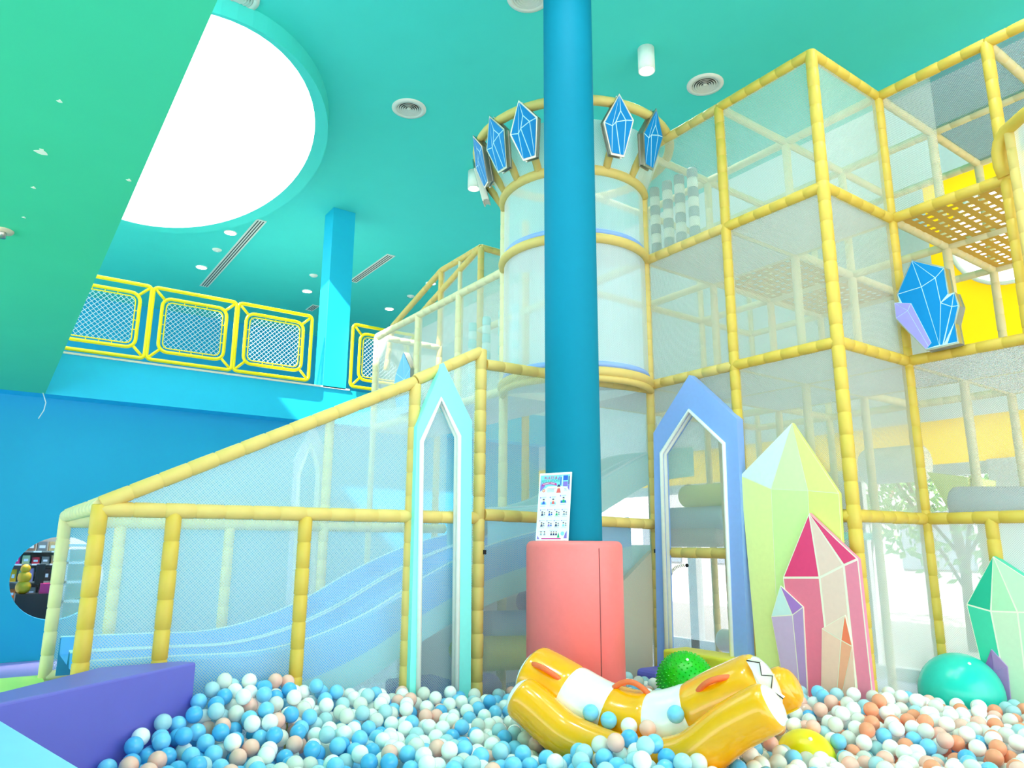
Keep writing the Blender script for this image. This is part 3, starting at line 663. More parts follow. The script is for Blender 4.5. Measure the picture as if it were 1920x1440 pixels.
# yellow one
Xy = 4.47; g = px_to(Xy); fn = lambda u, v, d: V((Xy-d, u, v))
def low(p, z=.2): return (p[0], z)
P = dict(pk=g(1485, 793), L=g(1388, 892), R=g(1573, 925), Lb=(g(1432, 1290)[0]+.03, .2), Rb=(g(1592, 1290)[0], .2), m1=g(1446, 917), m2=g(1515, 920))
yc = thing('crystal_board', 'tall yellow-green faceted crystal board leaning on the tower front', 'crystal board', (Xy, 3.0, .2))
out = [P['pk'], P['R'], P['Rb'], P['Lb'], P['L']]
b = MB(); b.prism(out, fn, 0, -.03, 0, 5)
m1b = (g(1462, 1290)[0], .2); m2b = (g(1530, 1290)[0], .2)
for q, mi in (((P['pk'], P['m1'], P['L']), 1), ((P['pk'], P['m2'], P['m1']), 2), ((P['pk'], P['R'], P['m2']), 4), ((P['L'], P['m1'], m1b, P['Lb']), 6), ((P['m1'], P['m2'], m2b, m1b), 3), ((P['m2'], P['R'], P['Rb'], m2b), 5)): b.face2(inset(q, .002), fn, .0015, mi)
b.build('board', ['cream_line', 'y_pale', 'y_mint', 'y_mint2', 'y_lime', 'y_lime2', 'y_low'], yc)
# pink one
Xp = 4.425; g = px_to(Xp); fn = lambda u, v, d: V((Xp-d, u, v)); G = g
zb = .25
pk, nk, Rr_, aL, am, bm_ = G(1517, 962), G(1568, 1010), G(1609, 1048), G(1468, 1083), G(1537, 1083), G(1582, 1060)
Rb = (G(1634, 1290)[0]-.01, zb); Lb = (G(1500, 1290)[0], zb)
pc = thing('crystal_board', 'pink crystal board with purple and orange shards in front of the yellow-green board', 'crystal board', (Xp, 2.8, .25))
b = MB(); out = [pk, nk, Rr_, Rb, Lb, G(1470, 1100), aL]
b.prism(out, fn, 0, -.03, 0, 4)
d_ = .007
for q, mi in (((pk, am, aL), 1), ((pk, bm_, am), 2), ((pk, nk, Rr_, bm_), 1), ((aL, am, (G(1562, 1290)[0], zb), Lb), 3), ((am, bm_, (G(1606, 1290)[0], zb), (G(1562, 1290)[0], zb)), 2), ((bm_, Rr_, Rb, (G(1608, 1290)[0], zb)), 4)): b.face2(inset(q, d_), fn, .0015, mi)
b.build('board', ['cream_line', 'p_hot', 'p_pale', 'p_mid', 'p_mid2'], pc)
b = MB(); o1_, l1_, r1_, m1_ = G(1465, 1098), G(1448, 1156), G(1508, 1138), G(1488, 1153)
lb, mb, rb = (G(1480, 1290)[0], zb), (G(1503, 1290)[0], zb), (G(1514, 1290)[0], zb)
b.prism([o1_, r1_, rb, lb, l1_], fn, .012, 0, 0, 0)
for q, mi in (((o1_, m1_, l1_), 1), ((o1_, r1_, m1_), 2), ((l1_, m1_, mb, lb), 3), ((m1_, r1_, rb, mb), 4)): b.face2(inset(q, .003), fn, .0135, mi)
b.build('purple_shard', ['cream_line', 'v_pale', 'v_deep', 'v_mid', 'v_mid2'], pc)
b = MB(); o1_, l1_, r1_, m1_ = G(1586, 1153), G(1543, 1178), G(1600, 1212), G(1579, 1200)
lb, mb, rb = (G(1535, 1290)[0], zb), (G(1560, 1290)[0], zb), (G(1604, 1290)[0], zb)
b.prism([o1_, r1_, rb, lb, l1_], fn, .011, 0, 0, 0)
for q, mi in (((o1_, m1_, l1_), 1), ((o1_, r1_, m1_), 2), ((l1_, m1_, mb, lb), 3), ((m1_, r1_, mb), 4), ((r1_, rb, mb), 3)): b.face2(inset(q, .003), fn, .0125, mi)
b.build('orange_shard', ['cream_line', 'p_skin2', 'p_or', 'p_skin', 'p_or2'], pc)
# green one at the right edge
Xg = 5.38; g = px_to(Xg); fn = lambda u, v, d: V((Xg-d, u, v)); G = g
gc = thing('crystal_board', 'green faceted crystal board with a violet shard cut off by the right edge', 'crystal board', (Xg, 2.1, .2))
pk, L_, Lm, R_, c_ = G(1862, 1043), G(1812, 1133), G(1858, 1146), G(1950, 1100), G(1908, 1148)
R2 = (R_[0]-.02, G(1950, 1148)[1]); zb = .2; Lb = (G(1866, 1330)[0], zb); Mb_ = (G(1898, 1330)[0], zb); Cb = (G(1930, 1330)[0], zb); Rb = (G(1960, 1330)[0], zb)
b = MB(); b.prism([pk, R_, R2, Rb, Lb, L_], fn, 0, -.07, 0, 2)
for q, mi in (((pk, Lm, L_), 1), ((pk, c_, Lm), 3), ((pk, R_, R2, c_), 4), ((L_, Lm, Mb_, Lb), 2), ((Lm, c_, Cb, Mb_), 5), ((c_, R2, Rb, Cb), 4)): b.face2(inset(q, .005), fn, .0015, mi)
b.build('board', ['cream_line', 'g_deep', 'g_mid', 'g_pale', 'g_pale2', 'g_low'], gc)
b = MB(); o1_, l1_, m1_, r1_ = G(1860, 1217), G(1845, 1256), G(1866, 1260), G(1890, 1250); lb, mb, rb = (G(1874, 1330)[0], zb), (G(1888, 1330)[0], zb), (G(1897, 1330)[0], zb)
b.prism([o1_, r1_, rb, lb, l1_], fn, .012, 0, 0, 0)
for q, mi in (((o1_, m1_, l1_), 1), ((o1_, r1_, m1_), 2), ((l1_, m1_, mb, lb), 1), ((m1_, r1_, rb, mb), 2)): b.face2(inset(q, .0015), fn, .0135, mi)
b.build('violet_shard', ['v_mid2', 'g_vio', 'g_vio2'], gc)
# blue cluster sign hung on the tower corner
Xs = 5.30; g = px_to(Xs); G = g; fn = lambda u, v, d: V((Xs-d, u, v))
cs = thing('crystal_sign', 'blue and lilac crystal cluster sign hung on the tower by the yellow wall', 'crystal sign', (Xs, 2.35, L1))
out = [G(1710, 488), G(1770, 502), G(1779, 551), G(1789, 548), G(1798, 573), G(1790, 606), G(1797, 642), G(1736, 656), G(1681, 598), G(1678, 568), G(1686, 566), G(1682, 553)]
ce = (sum(p[0] for p in out)/len(out), sum(p[1] for p in out)/len(out)); big = [(ce[0]+(p[0]-ce[0])*1.025, ce[1]+(p[1]-ce[1])*1.025) for p in out]
b = MB(); b.prism(big, fn, 0, -.012); b.prism(out, fn, -.012, -.075); b.prism(big, fn, -.075, -.087); b.build('metal_rim', 'steel', cs)
b = MB(); b.prism(inset(out, .004), fn, .002, 0, 1)
A, B_, C_, D_, E_ = G(1710, 489), G(1683, 552), G(1735, 655), G(1796, 641), G(1770, 503)
v1, v2, w1, w2, bt = G(1754, 521), G(1728, 538), G(1764, 568), G(1766, 575), G(1762, 647)
for q in ((A, v1, v2), (A, E_, v1), (A, v2, B_), (B_, v2, bt, C_), (v2, v1, w1, bt), (v1, E_, G(1778, 551), w1), (w1, G(1789, 549), G(1785, 575)), (G(1789, 549), G(1797, 573), G(1785, 575)), (w1, G(1785, 575), G(1768, 647), bt), (G(1785, 575), G(1797, 573), G(1790, 605), G(1770, 646)), (G(1790, 605), D_, G(1776, 645))): b.face2(inset(q, .0025), fn, .003, 0)
b.build('face', ['crystal_blue', 'line_white'], cs)
b = MB(); l = [G(1678, 568), G(1709, 569), G(1747, 643), G(1737, 655), G(1681, 597)]; b.prism(l, fn, .008, .002, 1)
m_ = G(1703, 583)
for q in ((l[0], l[1], m_), (l[0], m_, l[4]), (l[4], m_, G(1742, 650), l[3]), (m_, l[1], l[2], G(1742, 650))): b.face2(inset(q, .0015), fn, .009, 0)
b.build('lilac_shard', ['crystal_lilac', 'v_pale'], cs)
# blue crystal on the walkway, sun glare painted into its paler colour
Xk = 3.58; g = px_to(Xk); G = g; fn = lambda u, v, d: V((Xk-d, u, v))
wk = thing('crystal_sign', 'blue crystal sign paled by painted sun glare, hung on the side of the upper netted walkway', 'crystal sign', (Xk, 7.3, L1+.1))
out = [G(757, 660), G(770, 690), G(768, 772), G(746, 778), G(738, 725), G(743, 700)]
b = MB(); b.prism(out, fn, 0, -.07); b.build('metal_rim', 'steel', wk)
b = MB(); b.prism(inset(out, .006), fn, .002, 0, 1); c_ = G(758, 712); b_ = G(757, 776)
for q in ((out[0], c_, out[5]), (out[0], out[1], c_), (out[5], c_, b_, out[3], out[4]), (c_, out[1], out[2], b_)): b.face2(inset(q, .004), fn, .003, 0)
b.build('face', ['crystal_glare', 'line_white'], wk)

# ------------------------------------------------------------------ slides
def prof(pts, n=40):
    out = []
    for i in range(n+1):
        t = i/n*(len(pts)-1); k = min(int(t), len(pts)-2); f = t-k
        p = [pts[max(0, k-1)], pts[k], pts[k+1], pts[min(len(pts)-1, k+2)]]
        cr = lambda a: .5*((2*p[1][a])+(-p[0][a]+p[2][a])*f+(2*p[0][a]-5*p[1][a]+4*p[2][a]-p[3][a])*f*f+(-p[0][a]+3*p[1][a]-3*p[2][a]+p[3][a])*f**3)
        out.append((cr(0), cr(1)))
    return out
sp = prof([(.5, -.70), (1.0, -.71), (1.4, -.715), (1.75, -.65), (2.1, -.52), (2.45, -.335), (2.8, -.18), (3.15, -.07), (3.6, .02), (4.4, .12)])
sl_ = thing('slide', 'light blue two-lane plastic slide behind the net at the left', 'slide', (1.6, 5.1, 0))
# cross-section (Y, dz): near rim, trough, divider, trough, far rim
def sec(y0, y1, ym, h=.10): return [(y0-.02, -.14), (y0-.02, h-.02), (y0, h), (y0+.04, h), (y0+.07, 0), (ym-.06, 0), (ym-.03, h*.75), (ym+.03, h*.75), (ym+.06, 0), (y1-.07, 0), (y1-.04, h), (y1, h), (y1+.02, h-.02), (y1+.02, -.14)]
def sweep(sx, cs_): 
    vs = []; fs = []; n = len(cs_)
    for x, z in sx:
        for y, dz in cs_: vs.append((x, y, z+EYE+dz))
    for i in range(len(sx)-1):
        for j in range(n-1): fs.append((i*n+j, i*n+j+1, (i+1)*n+j+1, (i+1)*n+j))
    return vs, fs
S1 = sec(4.5, 5.72, 5.1)
vs, fs = sweep(sp, S1); b = MB(); b.add(vs, fs, 0, False); b.build('chute', 'slide_blue', sl_)
b = MB()
for y in (4.505, 4.555, 5.07, 5.13, 5.715): b.tube([(x, y, z+EYE+(.10 if y in (4.505, 5.715) else .08 if y > 5 else .085)) for x, z in sp], .007, 6)
b.build('rim_bead', 'line_white', sl_)
b = MB(); b.add([(x, 4.485, z+EYE-.05) for x, z in sp]+[(x, 4.47, max(.1, z+EYE-.3)) for x, z in sp], [(i, i+1, len(sp)+i+1, len(sp)+i) for i in range(len(sp)-1)]); b.build('side_skirt', 'skirt_green', sl_)
s2 = prof([(3.3, .12), (3.8, .16), (4.2, .26), (4.7, .5), (5.2, .72), (5.8, .82)])
s2t = thing('slide', 'second pale cyan slide curving up behind the net right of the column', 'slide', (4.6, 5.6, L0))
vs, fs = sweep(s2, sec(5.0, 5.6, 5.3, .16)); b = MB(); b.add(vs, fs); b.build('chute', 'slide_cyan', s2t)
b = MB()
for y in (5.0, 5.6): b.tube([(x, y, z+EYE+.16) for x, z in s2], .01, 6)
b.build('rim_bead', 'line_white', s2t)
# solid side panel under the slide, seen right of the pad
q = [onY(1150, 1110, 4.52), onY(1224, 1032, 4.52), onY(1224, 1300, 4.52), onY(1150, 1300, 4.52)]
b = MB(); b.prism([(p.x, p.z) for p in q], lambda u, v, d: V((u, 4.52+d, v)), 0, .05)
tag(b.build('stair_side_panel', 'beige_panel', loc=q[3]), 'beige sloped side board behind the net between the pink pad and the blue portal', 'board')
b = MB(); q2 = [onY(1140, 1022, 4.6), onY(1226, 1022, 4.6), onY(1226, 1036, 4.6), onY(1140, 1122, 4.6)]
b.prism([(p.x, p.z) for p in q2], lambda u, v, d: V((u, 4.6+d, v)), 0, .05)
tag(b.build('slide_side_panel', 'slide_cyan', loc=q2[3]), 'pale cyan slanted slide side above the beige board', 'board')

# ------------------------------------------------------------------ foam rolls, bolsters and mats inside the frames
def roll(a, c, r, mk, name, label, cat='foam roll', group=None):
    a, c = V(a), V(c); t = (c-a).normalized(); L = (c-a).length
    o = thing(name, label, cat, (a+c)/2-V((0, 0, r)), group)
    b = MB(); b.tube([a, a+t*.015, a+t*.04, c-t*.04, c-t*.015, c], r, 28, radii=[r*.86, r*.96, r, r, r*.96, r*.86]); b.build('cover', mk, o)
    for e in (a, c):
        s_ = -1 if e is a else 1
        MB().lathe(e, [(0, .004*s_), (r*.8, .004*s_), (r*.86, 0)], 24, axis=t).build('end_disc', mk, o)
    return o
y5 = 5.0
roll(onY(895, 1226, y5), onY(1010, 1222, y5), .13, 'roll_lemon', 'foam_roll', 'lemon yellow foam roll behind the net left of the pink pad')
roll(onY(905, 1176, y5+.1), onY(1030, 1172, y5+.1), .125, 'roll_blue', 'foam_roll', 'pale blue foam roll lying above the lemon roll behind the net')
roll(onY(978, 1128, y5+.5), onY(1040, 1126, y5+.5), .10, 'roll_lilac', 'foam_roll', 'grey-lilac foam roll half hidden by the pink pad')
tag(MB().sphere(onY(915, 1290, 4.55), .1).build('foam_ball', 'roll_lilac', loc=onY(915, 1290, 4.55)), 'dusky lilac ball behind the net beside the turquoise portal', 'ball')
tag(MB().sphere(onY(862, 1218, 5.0), .085).build('foam_ball', 'ball_yellow', loc=onY(862, 1218, 5.0)), 'yellow ball inside the cage behind the turquoise portal', 'ball')
b = MB(); b.box((2.9, 4.6, .05), (4.2, 5.7, .14)); tag(b.build('floor_cushion', 'roll_blue', loc=(3.5, 5.1, .05), bevel=.02), 'pale blue floor cushion under the foam rolls', 'mat')
b = MB(); b.box((2.55, 4.5, .05), (2.95, 5.2, .38)); tag(b.build('floor_cushion', 'block_purple', loc=(2.75, 4.8, .05), bevel=.03), 'violet floor cushion inside the turquoise portal', 'mat')
for k, (x, y, r, mk, nm) in enumerate(((1320, 929, .11, 'roll_olive', 'olive yellow foam roll, topmost behind the blue portal net'), (1310, 972, .115, 'roll_blue', 'blue-grey foam roll, middle of the three behind the blue portal'), (1300, 1006, .10, 'roll_grey', 'grey foam roll, lowest of the three behind the blue portal'))):
    c = onX(x, y, 5.75); roll((c.x, c.y+(.25 if k == 0 else .38), c.z), (c.x, c.y-.35, c.z), r, mk, 'foam_roll', nm)
# rolls on the right bay deck
c = onX(1722, 868, 6.9); roll((c.x, c.y+.5, c.z), (c.x, c.y-.06, c.z), .17, 'white_vinyl', 'foam_roll', 'white foam roll on the deck behind the right bay net')
c = onX(1790, 950, 5.9); roll((c.x, c.y+.0, c.z+.02), (c.x, c.y-.7, c.z-.02), .13, 'roll_grey', 'foam_roll', 'grey foam roll on the low deck behind the right bay net')
b = MB(); q = [onX(1738, 885, 6.3), onX(1815, 895, 6.3), onX(1815, 950, 6.3), onX(1775, 950, 6.3)]; b.prism([(p.y, p.z) for p in q], lambda u, v, d: V((6.3+d, u, v)), 0, .5)
tag(b.build('foam_wedge', 'roll_lemon', loc=q[3]), 'cream foam wedge on the deck between the two rolls in the right bay', 'foam wedge')
# threshold blocks at the blue portal
q = [onX(1242, 1222, 4.3), onX(1371, 1236, 4.3)]
b = MB(); b.box((4.30, q[1].y, .2), (4.56, q[0].y, q[0].z+.02)); tag(b.build('threshold_block', 'yellow_mat', loc=(4.4, 3.8, .2), bevel=.02), 'yellow foam step block at the foot of the blue portal', 'foam block')
b = MB(); b.box((4.16, 4.02, .2), (4.50, 4.24, .44)); tag(b.build('foam_cushion', 'block_purple', loc=(4.3, 4.1, .2), bevel=.04), 'violet foam cushion beside the left leg of the blue portal', 'foam block')
c = onX(1356, 1200, 6.2); roll((c.x, c.y+.02, c.z), (c.x, c.y-.3, c.z), .11, 'white_vinyl', 'foam_roll', 'pale roll standing in the doorway behind the blue portal')
# hanging segmented bolsters
def bolster(x, y, z0, z1, r, mks, label, group):
    o = thing('hanging_bolster', label, 'bolster', (x, y, z0), group); n = 8; h = (z1-z0)/n; a = MB(); c_ = MB()
    for i in range(n): (a if i % 2 else c_).lathe((x, y, z0), [(0, i*h), (r*.9, i*h), (r, i*h+.02), (r, (i+1)*h-.02), (r*.9, (i+1)*h), (0, (i+1)*h)], 14)
    a.build('dark_segments', mks[0], o); c_.build('light_segments', mks[1], o); return o
for i, (px, py) in enumerate(((886, 630), (912, 630), (942, 640), (967, 650))):
    p = onX(px, py, 4.1); bolster(4.1, p.y, L1+.25, L2-.12, .045, ('sky_bolster', 'sky_bolster2'), ('first', 'second', 'third', 'fourth')[i]+' from the left of the cyan hanging bolsters inside the netted walkway', 'cyan bolsters in the walkway')
for i, (px, py) in enumerate(((1228, 380), (1252, 380), (1276, 400), (1302, 410))):
    p = onX(px, py, 5.0); bolster(5.0, p.y, L2+.18, L3-.1, .05, ('grey_bolster', 'white_vinyl'), ('first', 'second', 'third', 'fourth')[i]+' from the left of the grey and white bolsters in the top of the tower', 'grey bolsters in the tower')

# ------------------------------------------------------------------ balcony railing
def railing(label, x0, w=1.06):
    z0, z1 = ZB+.02, ZB+1.0; o = thing('balcony_railing', label, 'railing', (x0, 9.93, ZB+.02), 'yellow railing panels on the balcony')
    y = 9.93; P = lambda u, v: V((x0+u, y, z0+v)); h = z1-z0
    def rrect(u0, v0, u1, v1, r, n=5):
        out = []
        for cx, cy, a in ((u1-r, v1-r, 0), (u0+r, v1-r, math.pi/2), (u0+r, v0+r, math.pi), (u1-r, v0+r, 1.5*math.pi)):
            for i in range(n+1): t = a+math.pi/2*i/n; out.append((cx+r*math.cos(t), cy+r*math.sin(t)))
        return out
    f = MB(); f.tube([P(*p) for p in rrect(.01, .03, w-.01, h, .06)], .024, 10, closed=True); f.build('outer_frame', 'rail_yellow', o)
    f = MB(); f.tube([P(*p) for p in rrect(.13, .15, w-.13, h-.12, .11)], .022, 10, closed=True); f.build('inner_frame', 'rail_yellow', o)
    f = MB()
    for (a, b_) in (((.02, .04), (.16, .18)), ((w-.02, .04), (w-.16, .18)), ((.02, h-.01), (.16, h-.15)), ((w-.02, h-.01), (w-.16, h-.15))): f.tube([P(*a), P(*b_)], .018, 8)
    f.build('corner_brace', 'rail_yellow', o)
    f = MB(); u0, v0, u1, v1 = .18, .2, w-.18, h-.17; f.tube([P(*p) for p in rrect(u0, v0, u1, v1, .07)], .008, 6, closed=True)
    for t in (.3, .5, .7): 
        for (a, b_) in (((u0+(u1-u0)*t, v1), (u0+(u1-u0)*t, h-.13)), ((u0+(u1-u0)*t, v0), (u0+(u1-u0)*t, .16)), ((u0, v0+(v1-v0)*t), (.14, v0+(v1-v0)*t)), ((u1, v0+(v1-v0)*t), (w-.14, v0+(v1-v0)*t))): f.tube([P(*a), P(*b_)], .006, 5)
    f.build('mesh_border', 'rail_yellow', o)
    f = MB(); st = .062; W, H = u1-u0, v1-v0
    k = -H
    while k < W:
        for s_ in (1, -1):
            pts = []
            a = max(0, k); b_ = min(W, k+H)
            if b_-a > .03:
                pa, pb = (a, a-k), (b_, b_-k)
                if s_ < 0: pa, pb = (a, H-(a-k)), (b_, H-(b_-k))
                f.tube([P(u0+pa[0], v0+pa[1]), P(u0+pb[0], v0+pb[1])], .0032, 4, caps=False)
        k += st
    f.build('wire_mesh', 'wire_white', o); return o
rp_ = railing('yellow balcony railing panel cut by the green ceiling edge, leftmost', .33)
copy_thing(rp_, (1.39, 9.93, ZB+.02), None, 'yellow balcony railing panel in the middle of the three left of the square column')
copy_thing(rp_, (2.45, 9.93, ZB+.02), None, 'yellow balcony railing panel just left of the square column')
copy_thing(rp_, (4.12, 9.93, ZB+.02), None, 'yellow balcony railing panel right of the square column behind the walkway')

# ------------------------------------------------------------------ ceiling fittings
def downlight(x, y, label):
    p = onZ(x, y, ZC); o = thing('downlight', label, 'ceiling light', p, 'recessed downlights')
    MB().lathe(p, [(.105, 0), (.105, -.008), (.088, -.012), (.086, -.004)], 28).build('rim', 'white_vinyl', o)
    MB().lathe(p, [(0, -.008), (.087, -.008)], 24).build('lens', 'lamp', o)
for x, y, l in ((432, 436, 'round downlight below the skylight beside the long slot diffuser'), (378, 501, 'round downlight just above the leftmost railing panel'), (576, 546, 'round downlight left of the square column'), (730, 579, 'round downlight right of the square column above the railing'), (808, 531, 'round downlight beside the sloping yellow frame')): downlight(x, y, l)
def spot(x, y, label, r=.085, h=.26):
    p = onZ(x, y, ZC); o = thing('spotlight', label, 'ceiling light', p, 'cylinder spotlights')
    MB().lathe(p, [(0, 0), (r, 0), (r, -h), (r*.9, -h), (r*.75, -h+.05)], 32).build('housing', 'white_vinyl', o)
    MB().lathe(p, [(0, -h+.045), (r*.76, -h+.045)], 24).build('lens', 'lamp', o)
spot(1211, 92, 'white cylinder spotlight on the ceiling right of the blue column'); spot(889, 322, 'white cylinder spotlight on the ceiling left of the turret crown')
def diffuser(x, y, label, R_=.2):
    p = onZ(x, y, ZC); o = thing('round_diffuser', label, 'air vent', p, 'round ceiling vents')
    MB().lathe(p, [(R_*.7, .0), (R_*.72, -.02), (R_, -.012), (R_, 0)], 40).build('flange', 'grille_white', o)
    MB().lathe(p, [(0, -.002), (R_*.71, -.002)], 32).build('throat', 'slot_dark', o)
    for k in range(1, 6): MB().lathe(p, [(R_*.13*k-.012, -.004), (R_*.13*k+.006, -.02), (R_*.13*k+.008, -.018), (R_*.13*k-.008, -.002)], 32).build('louver_ring', 'grille_white', o)
    MB().lathe(p, [(0, -.02), (.02, -.016), (.025, -.002)], 16).build('hub', 'grille_white', o)
diffuser(767, 203, 'round ceiling vent between the skylight and the turret crown'); diffuser(1322, 158, 'round ceiling vent above the tower right of the spotlight'); diffuser(990, -6, 'round ceiling vent cut by the top edge beside the blue column'); diffuser(445, -8, 'round ceiling vent cut by the top edge above the skylight')
def slot(a, b_, label, w=.16):
    p, q = onZ(*a, ZC), onZ(*b_, ZC); p.x = q.x = (p.x+q.x)/2; y0, y1 = sorted((p.y, q.y)); o = thing('slot_diffuser', label, 'air vent', ((p.x), (y0+y1)/2, ZC), 'linear slot vents')
    MB().box((p.x-w/2, y0, ZC-.008), (p.x+w/2, y1, ZC)).build('frame', 'grille_white', o)
    for k in (-1, 0, 1): MB().box((p.x+k*.042-.009, y0+.04, ZC-.0095), (p.x+k*.042+.009, y1-.04, ZC-.007)).build('slot', 'slot_dark', o)
slot((490, 412), (383, 537), 'long slot vent below the skylight'); slot((735, 478), (660, 528), 'long slot vent right of the square column'); slot((592, 572), (580, 582), 'short slot vent peeping out left of the square column')
for x, y, l in ((407, 468, 'small round smoke detector between the two left downlights'), (588, 516, 'small smoke detector left of the square column'), (770, 555, 'small round detector right of the square column')):
    p = onZ(x, y, ZC); o = thing('smoke_detector', l, 'detector', p, 'smoke detectors'); MB().lathe(p, [(0, -.03), (.05, -.03), (.075, -.012), (.08, 0)], 24).build('housing', 'grille_white', o); MB().lathe(p, [(0, -.036), (.018, -.036), (.02, -.03)], 12).build('sensor', 'white_vinyl', o)
def lamp_at(x, y, z, e, ang=120):
    l = bpy.data.lights.new('lamp', 'SPOT'); l.energy = e; l.spot_size = math.radians(ang); l.spot_blend = .8; l.shadow_soft_size = .08; l.color = (1, .97, .93)
    o = bpy.data.objects.new('lamp_light', l); COL.objects.link(o); o.location = (x, y, z)
for q in ((1211, 92), (889, 322)): p = onZ(*q, ZC); lamp_at(p.x, p.y, p.z-.28, 40)
# extra cylinder spotlights, added out of view to brighten the dark pit
for k, (x, y) in enumerate(((3.0, 1.6), (1.3, 3.6), (2.6, 3.0), (4.6, 1.4), (1.2, 1.4))):
    o = thing('spotlight', 'added white cylinder spotlight brightening the ball pit, above the picture', 'ceiling light', (x, y, ZC), 'cylinder spotlights')
    MB().lathe((x, y, ZC), [(0, 0), (.085, 0), (.085, -.26), (.077, -.26), (.064, -.21)], 32).build('housing', 'white_vinyl', o); MB().lathe((x, y, ZC), [(0, -.215), (.065, -.215)], 24).build('lens', 'lamp', o)
    lamp_at(x, y, ZC-.28, 60)
# loose thread
tp = [onY(80, 735, 9.96), onY(86, 755, 9.96), onY(82, 770, 9.95), onY(72, 785, 9.94)]
tag(MB().tube(tp, .006, 6).build('loose_cord', 'wire_white', loc=tp[0]), 'thin white cord dangling from the corner of the balcony edge', 'cord')

# ------------------------------------------------------------------ pit edge blocks and mats
zt = .75
fl, fr_ = V((.139, 3.537)), V((.985, 4.174)); dr = (fr_-fl).normalized(); nl = V((-dr.y, dr.x))
a = fl-dr*2.2; pts = [a, fr_, fr_+nl*.10, V((.553, 4.262)), V((.323, 4.002)), V((.143, 3.80)), fl-dr*2.2+nl*.26]
b = MB(); b.prism([tuple(p) for p in pts], lambda u, v, d: V((u, v, d)), zt, .0)
tag(b.build('edge_block', 'block_purple', loc=(.5, 3.8, 0), bevel=.012), 'long violet padded wall block along the left edge of the ball pit', 'foam block')
e0, e1 = V((.135, 3.24)), V((.305, 2.44)); d_ = (e1-e0).normalized(); nrm_ = V((d_.y, -d_.x))
if nrm_.x > 0: nrm_ = -nrm_
s0 = e0-d_*.22; pts = [s0, e0+d_*2.3, e0+d_*2.3+nrm_*1.2, fl-dr*1.5-nl*.01]
b = MB(); b.prism([tuple(p) for p in pts], lambda u, v, d: V((u, v, d)), zt-.001, 0.)
tag(b.build('edge_block', 'block_blue', loc=(-.1, 2.6, 0), bevel=.012), 'sky blue padded wall block in the lower left corner', 'foam block')
zl = .47
tag(MB().box((-3, 8.9, 0), (3.4, 10.28, .03)).build('floor_pad', 'block_lilac', loc=(0, 9.6, 0)), 'lilac floor mat along the foot of the blue wall behind the lime platform', 'mat')
pa_ = fl-dr*2.2+nl*.30; b = MB(); b.prism([(.455, 6.12), (.455, 4.21), (.31, 4.04), (.125, 3.84), (pa_.x, pa_.y), (pa_.x, 6.12)], lambda u, v, d: V((u, v, d)), zl, 0.); tag(b.build('foam_platform', 'lime_mat', loc=(-.8, 5, 0), bevel=.01), 'lime green foam platform behind the violet wall block', 'foam block')

# ------------------------------------------------------------------ the shop behind the round window
shy = 11.6
def P_(x, y, Y=shy): return onY(x, y, Y)
struct(MB().box((-7, 13.0, 0), (XR, 13.1, ZS)).build('wall_shop', 'white_wall'))
lp = thing('shop_fill_light', 'added flat fill lamp, unseen, brightening the shop behind the round window', 'ceiling light', (.8, 11.6, ZS-.03)); MB().box((.3, 11.0, ZS-.05), (1.6, 11.9, ZS)).build('housing', 'white_vinyl', lp); MB().box((.35, 11.05, ZS-.056), (1.55, 11.85, ZS-.05)).build('lens', 'fill_glow', lp)  # unseen lamp added so the shop is not dark
sh = thing('display_shelf', 'grey shop shelving unit seen through the round window', 'shelf', (.7, shy+.3, 0))
D('shelf_grey', (150, 150, 140), .5)
xa, xb = P_(10, 1088).x, P_(128, 1088).x
MB().box((xa, shy+.42, 0), (xb, shy+.45, 1.6)).build('back_panel', 'shelf_grey', sh)
lev = [P_(60, y).z for y in (1033, 1057, 1090, 1120, 1150)]
for z in lev: MB().box((xa, shy, z-.02), (xb, shy+.42, z)).build('shelf_board', 'shelf_grey', sh)
for z in lev[:2]:
    for k in range(5): MB().box((xa+.06+k*.2, shy-.006, z-.02), (xa+.15+k*.2, shy-.001, z)).build('price_tag', 'paper', sh)
goods = [('tan', (215, 180, 120)), ('brown', (150, 110, 80)), ('red', (220, 40, 60)), ('magenta', (235, 40, 120)), ('black', (40, 40, 42)), ('orange', (250, 120, 50)), ('green', (30, 170, 50)), ('blue', (50, 130, 190)), ('golden yellow', (240, 180, 30)), ('pale green', (190, 205, 150)), ('lavender', (170, 150, 190)), ('white', (235, 240, 245)), ('grey', (130, 130, 125))]
for nme, c in goods: D('good_'+nme.replace(' ', '_'), c, .4)
ln = ['top', 'second', 'third', 'fourth', 'lowest']; gi = 0
plan = [[0, 1, 12, 0, 8], [3, 9, 2, 12, 0, 1], [8, 9, 10, 11, 4, 5, 6], [5, 8, 12, 4, 4, 3], [9, 3, 12, 4, 12]]
for li, row in enumerate(plan):
    w = (xb-xa-.05)/len(row); seen = {}
    for k, gk in enumerate(row):
        nm = goods[gk][0]; hh = (lev[li-1]-lev[li]-.05)*random.uniform(.7, .95) if li else .12
        seen[nm] = seen.get(nm, 0)+1
        x = xa+.03+w*k; z = lev[li]; o = thing('toy_box', '%s box on the %s shelf of the shop, %s' % (nm, ln[li], ['first from the left', 'second from the left', 'third from the left', 'fourth from the left', 'fifth from the left', 'sixth from the left', 'seventh from the left'][k]), 'box', (x+w/2, shy+.12, z), 'goods on the shop shelf')
        MB().box((x+.012, shy+.02, z), (x+w-.012, shy+.2, z+hh)).build('carton', 'good_'+nm.replace(' ', '_'), o); MB().box((x+.03, shy+.017, z+hh*.3), (x+w-.03, shy+.02, z+hh*.6)).build('label_panel', 'good_white' if nm != 'white' else 'good_blue', o)
